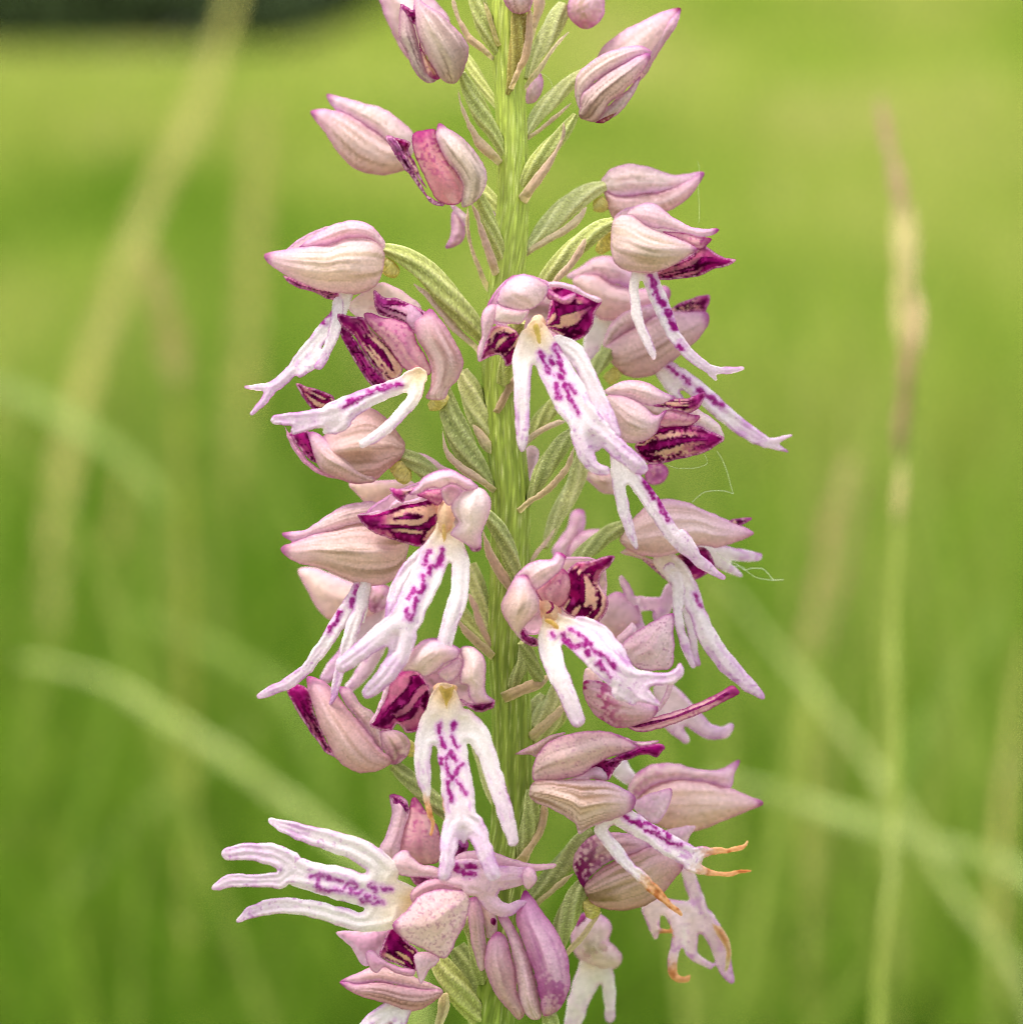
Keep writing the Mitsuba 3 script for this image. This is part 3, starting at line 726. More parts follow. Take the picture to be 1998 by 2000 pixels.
f = Flower('dark purple flower half hidden under the deep purple sepal on the right')
f.p('sepal', E_, '1040,215 1120,200 1170,240 1165,300 1110,345 1040,330', -8, 'pink', b=.9, sp=5, base=(190, 104, 168), tip=.5)
f.p('sepal', E_, '640,270 720,260 830,280 860,350 860,400 780,400 700,350', -8, 'out', b=1.4, ax='650,290 850,380', base=(222, 190, 176), rim=(222, 180, 190), sp=7)

# ---- ovaries and bracts right of the stem at mid height
orchid.tube('ovary', C_, '640,1590,30,2.4 560,1680,56,2.2 480,1800,58,1.8 420,1920,36,1.2 380,2020,12,.6', **OD)
bract(E_, '585,100 575,200 510,310 420,400 320,460 210,540 190,520 290,440 390,370 480,280 540,190', 2.9, b=.3, ax='195,535 585,110', base=(200, 178, 144))
orchid.tube('ovary', E_, '640,150,44,-3 600,300,60,-3 530,450,60,-2.5 450,600,46,-1.6 400,740,24,-.8', **OP)
orchid.tube('ovary', C_, '600,1390,40,-1 530,1440,50,-1 460,1520,50,-.8 390,1620,34,-.4', **OV)
bract(C_, '600,1530 540,1560 460,1600 380,1670 360,1700 400,1600 480,1550 560,1520', .6, b=.3, ax='360,1700 600,1530', base=(226, 206, 190))
bract(E_, '470,610 430,690 370,770 300,850 330,770 400,690', .2, b=.3, ax='300,850 470,610', base=(220, 190, 184))
orchid.p('bract', E_, '290,110 330,100 360,130 340,240 290,330 270,300', -3, 'pale', b=.3, base=(226, 200, 214))

orchid.tube('ovary', D_, '1520,760,40,-1 1560,920,62,-1 1600,1080,62,-1 1650,1230,50,-.8 1700,1370,24,-.4', **OP)
orchid.tube('ovary', D_, '1380,980,30,-2 1450,1080,44,-2 1540,1200,46,-1.6 1640,1330,26,-.8', **OV)
bract(D_, '1500,960 1560,1040 1590,1120 1640,1240 1700,1340 1690,1380 1620,1300 1560,1180', .6, b=.3, ax='1695,1370 1500,960', base=(214, 178, 168))
orchid.tube('ovary', G, '1540,560,40,-1.4 1590,700,54,-1.4 1640,860,54,-1 1690,1010,36,-.5', **OP)
# ---- right side, middle
f = Flower('mauve hooded flower with cobweb on its tip at the right edge of the spike')
f.p('sepal', E_, '870,700 905,620 960,550 1010,495 1090,445 1180,430 1300,458 1420,508 1560,570 1712,650 1640,690 1560,720 1480,738 1380,728 1240,770 1150,802 1060,800 960,770', -2.6, 'out', b=3.2, ax='880,690 1712,650', base=(232, 208, 198), vein=(164, 138, 112), vs=.5, solid=.8, tipc=(200, 130, 180))
f.p('petal', E_, '1560,572 1620,552 1702,555 1640,592 1600,600', -2.4, 'in', b=.2, ax='1560,580 1702,555', base=(170, 80, 150), sp=4)
f.p('sepal', E_, '1010,810 1100,830 1200,800 1300,760 1400,738 1450,800 1465,860 1400,915 1320,942 1240,905 1180,945 1110,900', -3.4, 'in', b=.8, ax='1020,815 1460,860', sp=4)
f.p('sepal', E_, '870,770 940,740 1000,780 1100,830 1150,880 1040,820 960,800', -2.6, 'pale', b=.5, base=(232, 208, 190))
f.lip(E_, ['1150,820,70,-2.4 1220,890,76,-2 1300,1010,66,-1.6 1360,1150,56,-1.3 1430,1310,60,-1.2 1520,1440,62,-1.4 1620,1545,50,-1.6 1700,1620,40,-1.8 1768,1675,20,-2', '1190,880,46,-1.8 1240,1000,42,-1.2 1235,1160,30,-1 1270,1320,30,-1 1330,1480,20,-1', '1290,1130,26,-1.9 1325,1300,26,-2 1358,1470,20,-2'], '1340,1030 1380,1110', split=(1, 2), sw=8, sp=4, cream=.4)
f = Flower('pair of pale lip lobes poking out beyond the cobwebbed hood')
f.lip(E_, ['1380,750,36,-6 1500,765,42,-6 1620,785,42,-6 1740,795,26,-6', '1400,790,32,-6 1520,850,36,-6 1630,912,14,-6'], sp=5, cream=0)
f.tube('ovary', E_, '905,610,44,-2.6 800,650,56,-2.2 690,740,58,-1.6 590,830,48,-1 520,910,24,-.4', **OD)

f = Flower('blurred pink flower behind the stem at the right, above the front right flower')
f.p('sepal', E_, '440,760 490,680 540,610 570,510 640,500 655,590 620,680 570,770 500,830', -11, 'out', b=1.4, base=(226, 186, 206), vs=.1, sp=8)
f.p('sepal', E_, '540,760 600,660 680,625 760,630 775,680 700,730 620,800 560,830', -10, 'out', b=1.6, base=(232, 204, 208), vs=.1, sp=8, solid=.7)

# ---- left side, upper
f = Flower('flower with a smooth pink pointed hood and drooping lip at the upper left')
f.p('sepal', B, '425,288 540,200 640,140 720,110 800,102 880,120 950,170 990,220 1012,265 1000,335 960,275 900,232 800,217 720,232 640,266 560,277', 2.2, 'out', b=1.4, ax='990,270 425,288', base=(234, 192, 208), vs=.2)
f.p('sepal', B, '192,338 250,312 340,298 430,285 560,270 640,264 720,226 810,210 920,226 970,265 1002,335 1000,400 985,470 950,540 880,585 800,605 700,597 600,580 480,540 370,490 270,430 215,385', 2.5, 'out', b=3.0, ax='1000,400 192,338', base=(228, 208, 186), vein=(152, 136, 96), vs=.6, rim=(226, 176, 214))
f.p('sepal', B, '318,472 420,512 540,555 700,592 690,628 650,640 560,602 400,550 345,515', 1.6, 'in', b=.4, ax='690,600 318,472', base=(184, 80, 160), cs=.5, sp=3)
f.p('sepal', B, '300,360 600,150 900,180 990,300 960,500 700,580 400,480', .8, 'out', b=-2.6, ax='980,380 300,360', sp=7)
f.spur(B, '990,380,44,1.8 1040,430,56,1.5 1085,455,40,1.2')
f.lip(B, ['745,590,46,2.6 700,720,54,3 560,900,56,3.2 450,1030,46,3.3 370,1130,42,3.3 240,1235,38,3.2', '260,1225,32,3.2 150,1228,24,3 70,1230,13,2.8', '245,1240,34,3.2 180,1330,27,3.2 108,1408,14,3', '690,660,40,3.3 665,850,38,3.9 622,970,35,4.1 565,1085,30,4.2', '610,1000,26,3.6 520,1085,24,3.6 436,1156,11,3.6'],
      '690,640 640,720 590,790', split=(3,), sw=14, cream=.2)
f.tube('ovary', B, '1000,290,40,2 1110,330,62,2 1270,440,82,1.9 1420,600,90,1.7 1560,760,80,1.4 1660,900,42,.8 1700,980,20,.4', **OV)
bract(B, '1200,530 1290,640 1370,740 1460,850 1560,930 1640,1000 1640,960 1560,880 1470,780 1380,680 1280,570', 1.0, b=.3, ax='1640,990 1200,530', base=(222, 194, 186))

f = Flower('flower with striped purple open hood and white lip stretched left, at the upper left')
f.p('sepal', B, '760,690 850,590 920,540 1000,522 1090,560 1180,620 1250,690 1250,800 1100,830 900,800', -1.5, 'pale', b=1.8, ax='1200,800 780,680', base=(236, 216, 206), sp=6)
f.p('sepal', B, '935,573 1000,618 1090,630 1160,660 1230,692 1310,745 1260,840 1215,870 1150,805 1060,764 970,735 938,680', 3.4, 'in', b=.7, ax='1260,830 935,573', base=(178, 60, 146), cream=(236, 190, 216), sp=3)
f.p('petal', B, '1135,690 1180,670 1250,730 1290,790 1230,850 1190,840 1140,760', 3.9, 'pale', b=.3, base=(234, 190, 220), es=.8)
f.p('sepal', B, '695,795 790,880 860,990 930,1090 1020,1195 930,1228 860,1140 770,990 710,880', 3.2, 'in', b=.4, ax='1000,1200 695,795', sp=3, cs=.3, base=(160, 20, 120))
f.p('petal', B, '688,733 780,750 870,762 900,822 980,900 1060,980 1125,1078 1115,1140 1030,1195 950,1110 860,985 790,875 705,800', 3.5, 'in', b=.7, ax='1080,1150 688,733', sp=3)
f.p('petal', B, '868,735 920,728 1000,760 1080,770 1150,800 1200,862 1230,940 1280,1020 1320,1130 1270,1160 1200,1145 1120,1085 1050,985 980,895 900,815', 4.0, 'pink', b=1.0, ax='1270,1140 868,735', sp=3, base=(218, 152, 184))
f.p('sepal', B, '1213,790 1260,745 1310,703 1380,770 1450,870 1510,980 1537,1070 1520,1130 1490,1190 1440,1240 1410,1305 1340,1312 1283,1300 1310,1240 1322,1130 1285,1010 1232,920 1213,850', 4.8, 'out', b=1.6, ax='1420,1260 1300,705', base=(212, 176, 172), vein=(166, 116, 112), rim=(212, 150, 190))
f.lip(B, ['1235,1150,60,4.6 1120,1212,60,5.6 980,1262,58,6.4 820,1335,76,7 650,1430,92,7.2', '620,1425,66,7.2 430,1442,54,7.4 270,1447,40,7.4', '600,1450,50,7.3 480,1490,36,7.4 400,1525,32,7.4', '720,1460,60,7.2 650,1510,40,7 600,1532,14,7', '1190,1190,80,5 1212,1270,50,5.8 1120,1400,46,6.6 1000,1520,45,7.2 862,1610,34,7.4'],
      '725,1360 770,1330 830,1310 890,1268;760,1335 810,1330;905,1265 960,1240 1010,1245 1040,1220 1105,1212;1000,1225 1060,1215', sw=13, cream=.8)
f.spur(B, '1390,1290,52,3.4 1350,1340,48,3 1300,1365,22,3')
f.tube('ovary', B, '1420,1230,34,2.4 1440,1380,74,2.4 1510,1560,92,2.2 1610,1740,80,1.8 1720,1900,30,1', **OD)
bract(B, '1388,1400 1400,1520 1430,1640 1520,1740 1620,1800 1770,1910 1780,1940 1650,1880 1520,1800 1420,1700 1392,1560', 3.0, b=.3, ax='1780,1930 1388,1400', base=(208, 184, 164))
orchid.tube('ovary', B, '1530,1110,40,.4 1580,1250,80,.4 1640,1420,84,.4 1720,1580,50,.2', **OP)
bract(B, '1600,1480 1660,1520 1720,1600 1720,1680 1660,1640', 1.2, b=.2, base=(226, 206, 180))

f = Flower('mauve hooded flower hanging on the left behind the white lip')
f.p('sepal', B, '560,1620 640,1500 740,1430 860,1368 960,1390 1040,1460 1100,1540 1142,1620 1130,1690 1080,1742 1010,1795 950,1852 850,1882 760,1870 650,1830 570,1770', 1.6, 'out', b=2.8, ax='1120,1660 560,1620', base=(212, 182, 164), vein=(150, 116, 98), vs=.7, rim=(226, 180, 196), solid=.9)
f.p('sepal', B, '490,1530 560,1540 640,1600 740,1640 820,1700 900,1790 940,1860 850,1880 700,1845 580,1790 520,1660', 2.6, 'out', b=1.6, ax='920,1850 500,1540', base=(234, 200, 200), vs=.3, nv=4)
f.p('sepal', B, '365,1540 450,1515 510,1540 560,1620 620,1745 540,1740 470,1690 405,1600', 2.2, 'in', b=.5, ax='610,1745 365,1540', sp=3, base=(176, 34, 130), cs=.25)
f.p('sepal', B, '330,1490 380,1560 430,1640 490,1720 580,1790 700,1840 640,1840 520,1790 430,1710 370,1610', 2.0, 'pale', b=.4, ax='690,1840 330,1490', base=(222, 150, 190))
f.p('petal', B, '410,1203 480,1224 560,1248 665,1300 640,1380 540,1390 480,1335 440,1270', 2.4, 'in', b=.4, ax='660,1350 410,1203', sp=3, base=(150, 30, 90))
f.spur(B, '1080,1740,56,1 1130,1820,60,.8 1160,1860,36,.6')
f.tube('ovary', B, '1120,1680,48,1.2 1220,1740,66,1 1330,1830,66,.8 1440,1950,40,.4', **OD)

# ---- front, upper centre
f = Flower('front flower highest on the stem, with white lip spread like a little figure and dark spots')
f.p('sepal', C_, '202,848 212,800 250,735 300,693 380,688 450,716 503,762 482,822 430,873 350,894 270,882', 9.4, 'out', b=1.6, ax='440,890 330,690', base=(232, 206, 208), vs=.15, speck=.25, es=.9)
f.p('petal', C_, '193,905 205,862 270,884 350,896 390,892 386,905 350,966 300,972 190,950', 8.4, 'pale', b=.5, es=.8)
f.p('sepal', C_, '160,862 205,868 192,955 170,1010 140,1090 106,1190 92,1150 120,1020 118,930', 8.2, 'pale', b=.6, ax='190,870 100,1185', base=(236, 206, 220), es=.8)
f.p('petal', C_, '185,985 260,980 310,1010 340,1060 345,1120 320,1175 262,1212 240,1170 205,1148 170,1158 106,1188 140,1090 165,1020', 7.6, 'in', b=.5, ax='320,1040 120,1180', sp=2.6, ruf=.4, base=(150, 20, 100))
f.p('petal', C_, '490,985 500,900 520,800 500,742 580,735 660,760 720,800 806,835 770,900 752,985 690,1052 610,1077 550,1030', 7.6, 'in', b=.9, ax='500,960 806,835', sp=2.6, ruf=.4)
f.p('sepal', C_, '495,760 505,735 580,733 660,757 720,797 806,834 790,850 720,822 650,790 580,765', 8.6, 'pale', b=.3, ax='500,750 806,834', base=(240, 212, 228))
f.p('petal', C_, '488,800 505,772 545,800 580,815 620,800 655,800 630,850 590,858 540,840 500,830', 8.9, 'pink', b=.4, base=(222, 140, 196))
f.lip(C_, ['425,990,50,7.6 470,1100,80,8.2 500,1160,90,8.8 565,1280,96,9.8 640,1420,100,10.6 720,1540,96,11 770,1590,84,11', '800,1600,58,11 900,1690,60,11.2 1000,1772,54,11.2 1035,1800,38,11', '690,1590,62,11 715,1720,50,11.2 760,1785,42,11.2 830,1810,28,11', '390,1050,56,8.2 352,1180,56,9.2 350,1340,52,10 350,1500,48,10.4 350,1620,40,10.6 352,1692,14,10.6',
           '560,1080,50,8.4 660,1150,56,8.8 730,1280,50,9.2 790,1420,48,9.6 850,1530,44,10 898,1604,16,10.2', '745,1610,24,10.6 780,1690,16,10.4'],
      '452,1132 465,1160 475,1195;490,1220 505,1252;535,1095 545,1140 565,1175;515,1172 520,1195;560,1190 590,1250;545,1265 575,1278;565,1085 578,1115;540,1320 550,1390 562,1395;590,1320 620,1390 650,1440 668,1482;620,1320 652,1358', split=(4,), sw=11)
f.p('column', C_, '408,935 440,918 474,935 488,985 480,1050 455,1085 430,1050 405,1000', 7.2, 'pale', b=.8, base=(240, 222, 190), rim=(240, 214, 196), es=0, solid=.6)
f.p('column', C_, '415,985 435,970 450,1000 456,1050 452,1085 440,1075 425,1030', 8.75, 'pale', b=.1, base=(206, 186, 96), rim=(222, 200, 130), es=0, sp=3)
f.p('sepal', C_, '150,900 260,720 420,700 560,760 760,840 700,1020 500,1040 300,1040', 6.0, 'out', b=-2, sp=7, base=(220, 170, 190))
f.tube('ovary', C_, '330,950,46,5.8 300,1050,56,5 270,1180,50,3.6 240,1300,40,2', **OV)
bract(C_, '300,1270 320,1290 270,1400 200,1490 190,1470 230,1380', 1.6, b=.3, ax='195,1490 310,1270', base=(196, 168, 140))

# ---- left side, middle: front flower
f = Flower('front flower left of the stem at mid height, with a white curled sepal and spotted lip')
f.p('sepal', D_, '1100,300 1150,235 1200,180 1280,135 1370,124 1450,160 1530,208 1565,245 1500,275 1440,242 1380,226 1310,256 1240,252 1180,287', 9.6, 'out', b=1.8, ax='1380,230 1370,125', base=(232, 200, 208), vs=.15, es=.9)
f.p('sepal', D_, '970,252 1050,262 1140,245 1240,250 1180,288 1090,300 1060,352 1010,320', 9.0, 'in', b=.4, ax='1230,255 970,252', sp=2.6, base=(170, 30, 130), rs=.9)
f.p('petal', D_, '1150,300 1240,262 1310,260 1330,320 1300,370 1220,330', 8.2, 'pink', b=.5, base=(206, 120, 164), sp=3)
f.p('petal', D_, '1318,262 1385,230 1462,272 1410,355 1365,372 1330,330', 9.2, 'pale', b=.5, base=(236, 196, 210), es=.9)
f.p('sepal', D_, '1388,375 1430,300 1500,255 1580,248 1632,290 1652,350 1640,430 1610,500 1592,560 1585,640 1560,668 1500,642 1440,602 1380,562 1408,520 1432,480 1400,430', 9.2, 'out', b=2.0, ax='1600,280 1560,660', base=(240, 224, 214), vs=.12, tip=.3)
f.p('petal', D_, '1498,648 1540,660 1585,640 1572,680 1530,684', 9.0, 'in', b=.3, sp=2.6, cs=0)
f.p('petal', D_, '752,434 860,418 960,388 1060,348 1180,318 1275,308 1312,360 1292,450 1292,530 1240,592 1170,648 1090,627 950,587 850,547 790,492', 7.4, 'in', b=1.0, ax='1290,440 752,434', sp=2.6)
f.p('sepal', D_, '750,432 860,414 960,382 1020,330 1075,345 1180,312 1270,300 1240,330 1060,368 960,402 860,430', 7.9, 'pale', b=.3, base=(240, 210, 226))
f.lip(D_, ['1345,480,50,7.6 1335,600,90,8.2 1265,720,108,9 1215,850,104,9.8 1150,980,106,10.6 1095,1100,110,11.2 1050,1180,108,11.4', '980,1200,80,11.4 860,1290,76,11.8 740,1380,70,12 655,1445,58,12', '1070,1240,84,11.4 1020,1400,76,11.6 930,1530,70,11.6 825,1630,48,11.4', '1240,680,60,8.6 1110,810,66,9 1030,950,60,9.4 990,1060,48,9.6 965,1150,24,9.6',
           '1400,650,70,8.4 1450,780,64,9.2 1442,950,68,9.8 1390,1120,64,10.2 1340,1300,58,10.4 1310,1430,30,10.4', '1010,1250,26,11 980,1350,18,10.8'],
      '1235,680 1215,740 1205,780;1330,668 1322,720 1305,770;1250,770 1235,800 1232,830;1300,750 1278,775;1195,840 1188,920;1205,915 1182,960;1190,940 1170,960;1135,930 1105,1000;1148,1000 1130,1080 1105,1130;1078,1060 1085,1120', split=(3,), sw=13)
f.p('column', D_, '1300,350 1340,330 1390,370 1410,450 1380,530 1340,600 1300,540 1290,450', 7.6, 'pale', b=1.2, base=(240, 216, 184), rim=(240, 206, 196), es=0, solid=.6)
f.p('column', D_, '1318,505 1335,490 1350,540 1345,600 1333,625 1326,580', 9.0, 'pale', b=.1, base=(214, 180, 110), rim=(232, 204, 150), es=0, sp=3)
f.p('sepal', D_, '800,440 1200,200 1500,220 1620,400 1500,580 1200,620 900,560', 5.8, 'out', b=-2.2, sp=7, base=(220, 170, 190))
f.tube('ovary', D_, '1620,420,40,5.5 1700,530,60,4.8 1770,680,62,3.6 1830,860,46,2.4 1870,1000,20,1.4', **OD)
bract(D_, '1600,540 1650,640 1720,760 1800,880 1880,1000 1860,1040 1760,940 1670,820 1610,680', 2.2, b=.3, ax='1870,1030 1600,540', base=(204, 172, 154))

f = Flower('flower with a veined mauve hood pointing left, behind the front flower at mid height')
f.p('sepal', D_, '243,558 320,545 400,533 500,470 620,390 750,350 850,343 960,370 1060,440 1060,540 900,500 800,505 600,540 450,570 310,612', 2.0, 'out', b=1.6, ax='1050,480 243,558', base=(228, 196, 194), vs=.2)
f.p('sepal', D_, '233,660 350,608 480,562 600,530 750,480 900,490 1050,530 1100,610 1090,690 1050,790 1010,860 930,902 850,912 760,902 640,852 500,792 370,765 290,725', 2.4, 'out', b=3.0, ax='1080,650 233,660', base=(220, 192, 174), vein=(146, 120, 92), vs=.75, rim=(224, 174, 200))
f.p('sepal', D_, '300,640 600,450 900,400 1050,560 950,800 700,840 450,740', .8, 'out', b=-2.6, sp=7)
f.lip(D_, ['780,890,48,2.6 725,1010,52,3 645,1130,55,3.4 560,1260,50,3.6 480,1380,44,3.6 390,1490,40,3.4 280,1570,38,3.2 170,1622,34,3 88,1652,18,2.8', '805,900,38,3.4 775,1050,46,4 722,1190,50,4.4 685,1310,40,4.6 650,1420,38,4.6 605,1600,28,4.6 570,1710,10,4.6', '830,900,20,2.4 810,1050,16,2.4 790,1150,12,2.4'],
      '755,910 735,960;720,1010 710,1040;630,1090 600,1160 560,1220', split=(1,), sw=13, cream=.2)

f = Flower('blurred cream flower behind the left hoods at mid height')
f.p('sepal', D_, '350,800 450,790 600,840 750,900 900,900 980,930 970,1060 880,1130 800,1155 640,1135 560,1135 480,1065 430,970', -8, 'pale', b=2.4, base=(234, 216, 204), sp=8, solid=.8)
f.p('petal', D_, '830,930 930,900 980,960 940,1060 850,1090 820,1020', -5.4, 'out', b=.6, base=(214, 170, 190), blot=.6, sp=7)
f.lip(D_, ['900,1080,70,-7 780,1250,60,-7 650,1400,56,-7 540,1530,40,-7', '960,1100,60,-6.6 900,1300,60,-6.4 800,1480,56,-6.2 700,1600,40,-6', '1260,950,44,-4 1230,1150,46,-4 1180,1300,36,-4'], sp=6, cream=0, base=(236, 214, 226))
f = Flower('blurred cream sepal tops above the left front flower')
f.p('sepal', D_, '690,222 800,205 920,198 1050,198 1140,222 1110,300 980,355 820,360 760,310', -4, 'pale', b=1.2, base=(234, 216, 196), sp=7, solid=.7)
f.p('sepal', D_, '1110,30 1200,20 1310,90 1390,140 1330,150 1230,130', -1, 'pale', b=.6, base=(228, 196, 206), sp=6)

# ---- front, lower left of the stem
f = Flower('front flower just left of the lower stem, one lip arm withered brown at its tip')
f.p('sepal', G, '1115,205 1165,112 1230,40 1300,18 1390,40 1452,82 1442,132 1370,172 1312,216 1252,242 1222,216 1180,206', 9.8, 'out', b=1.8, ax='1250,240 1300,20', base=(230, 206, 196), vs=.15, es=.85)
f.p('sepal', G, '1458,98 1470,66 1530,68 1582,110 1607,180 1602,260 1612,340 1652,378 1602,392 1540,392 1508,350 1500,292 1458,282 1455,230 1476,160', 9.6, 'out', b=1.5, ax='1520,70 1620,385', base=(234, 208, 200), vs=.15, tip=.2, es=.85)
f.p('petal', G, '1455,365 1520,392 1590,388 1655,372 1650,412 1580,440 1510,420', 9.2, 'in', b=.4, sp=2.6, cs=.2)
f.p('petal', G, '1330,222 1400,162 1452,128 1472,160 1450,232 1390,272 1340,242', 9.4, 'pale', b=.5, base=(236, 204, 212), es=.9)
f.p('petal', G, '943,510 995,425 1035,335 1050,272 1120,205 1200,202 1252,250 1290,330 1282,400 1242,480 1222,542 1150,560 1128,530 1100,510 1070,545 990,542', 7.8, 'in', b=.9, ax='1280,360 943,510', sp=2.6, ruf=.3, cs=.7, cream=(222, 160, 176))
f.p('sepal', G, '942,508 980,430 1010,350 1045,268 1060,275 1042,345 1005,425 962,500', 8.0, 'pale', b=.3, base=(240, 214, 226))
f.lip(G, ['1370,330,60,8 1370,430,100,8.6 1400,520,108,9.4 1412,650,86,10 1430,800,90,10.6 1450,950,95,11 1462,1060,88,11.2', '1412,1090,56,11.2 1392,1220,52,11.6 1372,1370,46,11.8', '1535,1080,60,11.2 1590,1220,55,11.6 1648,1370,48,11.8', '1310,470,60,9.2 1255,590,56,9.8 1245,720,50,10.2 1255,850,40,10.4 1268,915,26,10.4', '1262,880,30,10.4 1272,960,16,10.4 1284,1020,18,10.4 1303,1080,11,10.2 1290,1142,9,10', '1480,480,60,9.2 1560,570,62,9.6 1622,720,54,10 1672,880,54,10.4 1722,1040,52,10.6 1762,1185,34,10.6', '1470,1120,24,11 1484,1188,10,10.8'],
      '1335,515 1345,560;1350,580 1358,620 1372,650;1430,505 1415,545;1410,580 1425,615 1442,645;1395,668 1376,720 1385,780 1412,820 1440,780 1468,742;1402,668 1432,722;1435,820 1460,870 1492,908;1386,842 1400,900 1416,950;1350,710 1352,735', sw=9, wither=(4,))
f.p('column', G, '1305,295 1335,275 1390,280 1440,295 1425,350 1385,430 1340,390', 7.2, 'pale', b=.8, base=(238, 214, 170), rim=(238, 206, 180), es=0, solid=.6)
f.p('column', G, '1335,300 1350,285 1375,310 1410,300 1425,290 1415,345 1390,390 1383,432 1372,400 1352,345', 9.15, 'pale', b=.1, base=(196, 170, 84), rim=(222, 196, 130), es=0, sp=3)
f.p('sepal', G, '1000,480 1200,120 1400,60 1580,180 1560,380 1300,420', 6.2, 'out', b=-2, sp=7, base=(220, 170, 190))
bract(D_, '1430,1140 1500,1200 1600,1290 1680,1370 1670,1400 1560,1330 1460,1230', 1.8, b=.3, ax='1675,1390 1430,1140', base=(202, 180, 142))

f = Flower('flower with a closed pink hood on the left below the long thin lip')
f.p('sepal', G, '468,310 500,285 545,284 592,312 612,400 640,480 692,600 750,700 700,680 640,605 560,492 510,402', 1.6, 'in', b=.6, ax='720,690 480,300', sp=3, cs=.55, cream=(226, 160, 170))
f.p('sepal', G, '585,236 650,250 720,300 800,400 900,520 980,622 1064,730 1000,775 900,790 800,755 740,692 690,592 640,472 602,352', 2.4, 'out', b=2.4, ax='1040,750 595,240', base=(222, 184, 180), vein=(176, 136, 120), vs=.4, rim=(216, 160, 196), solid=.6)
f.p('sepal', G, '765,298 830,308 892,400 960,442 1000,540 1025,680 1064,732 980,622 870,482 800,392', 1.8, 'out', b=1.0, ax='1050,720 770,300', base=(232, 198, 196), vs=.25)
f.p('sepal', G, '990,560 1060,540 1130,560 1172,610 1152,700 1070,742 1030,680', 1.4, 'out', b=1.2, base=(220, 180, 170), blot=.6)
f.spur(G, '1130,620,40,.8 1170,650,40,.6 1190,690,24,.4')
f.tube('ovary', G, '1080,740,36,1 1150,810,50,1 1260,910,56,.8 1380,1010,50,.6 1480,1120,24,.2', **OD)

# ---- front, right of the stem
f = Flower('front flower right of the stem with a striped upright petal and white lip reaching right')
f.p('sepal', E_, '205,935 280,850 350,820 440,808 472,768 530,790 522,830 502,880 432,942 340,1004 300,962 285,920', 9.0, 'out', b=1.2, ax='330,980 500,780', base=(234, 200, 206), vs=.15, tip=1, tipc=(168, 30, 130), es=.8)
f.p('petal', E_, '342,1002 400,968 442,920 502,868 545,900 565,980 545,1060 500,1112 450,1132 382,1085 355,1045', 8.4, 'pink', b=.8, ax='470,1110 480,890', sp=2.6, base=(214, 150, 170))
f.p('petal', E_, '540,892 600,832 680,826 760,796 838,795 802,860 752,912 742,972 795,1055 792,1130 742,1202 700,1226 620,1192 530,1152 498,1112 545,1020', 8.2, 'in', b=.9, ax='600,1190 800,810', sp=2.6, base=(140, 14, 84))
f.p('sepal', E_, '210,930 287,912 330,1000 367,1085 357,1150 292,1216 245,1280 252,1320 180,1235 138,1170 122,1105 160,1020', 9.2, 'out', b=2.0, ax='180,1220 270,920', base=(226, 200, 180), vein=(168, 140, 116), vs=.4)
f.p('sepal', E_, '240,1275 262,1240 300,1290 355,1318 352,1358 292,1348 252,1316', 8.8, 'in', b=.3, sp=2.6, cs=.2, rs=1)
f.lip(E_, ['430,1170,50,8.2 470,1230,76,8.8 540,1260,84,9.4 640,1320,98,10.2 740,1420,100,10.8 860,1530,100,11 950,1600,86,11', '950,1560,60,11 1080,1566,48,11.2 1180,1562,44,11.4 1245,1515,34,11.6 1250,1478,14,11.6', '970,1640,66,11 1045,1682,44,11.2 1114,1728,12,11.2', '880,1640,60,11 930,1690,34,10.8 960,1720,14,10.8', '440,1260,70,9 428,1350,76,9.8 455,1465,72,10.4 505,1580,68,10.8 555,1700,64,11 605,1820,54,11', '620,1220,50,9.4 740,1280,60,9.8 830,1370,54,10.2 900,1470,42,10.4 938,1530,18,10.4'],
      '440,1285 455,1300;510,1285 530,1320 560,1360 575,1360;560,1255 610,1280 640,1305 690,1345;600,1360 630,1350 680,1350;665,1385 670,1415;700,1385 740,1410 790,1430 840,1500;740,1460 770,1500 810,1545', split=(5,), sw=11)
f.p('column', E_, '370,1050 420,1020 470,1060 500,1130 500,1210 450,1245 400,1210 370,1150', 8.0, 'pale', b=1.1, base=(238, 208, 176), rim=(236, 190, 180), es=0, solid=.6)
f.p('column', E_, '395,1195 440,1190 470,1215 490,1250 470,1252 440,1228', 9.3, 'pale', b=.1, base=(214, 180, 96), rim=(232, 200, 140), es=0, sp=3)
f.p('column', E_, '420,1072 440,1080 458,1110 445,1140 415,1155 405,1150 432,1130 442,1108', 9.4, 'in', b=.1, cs=0, rs=0, base=(170, 60, 70), sp=3)
f.p('sepal', E_, '160,1100 300,880 500,800 760,840 740,1180 500,1240 280,1280', 6.4, 'out', b=-2, sp=7, base=(220, 180, 180))
f.tube('ovary', E_, '262,1330,36,5 300,1420,44,4.4 340,1510,44,3.6 370,1580,30,2.6', **OD)
bract(E_, '430,1540 380,1620 280,1660 170,1690 160,1660 260,1610 340,1570', 2.4, b=.3, ax='165,1680 430,1545', base=(206, 184, 146))

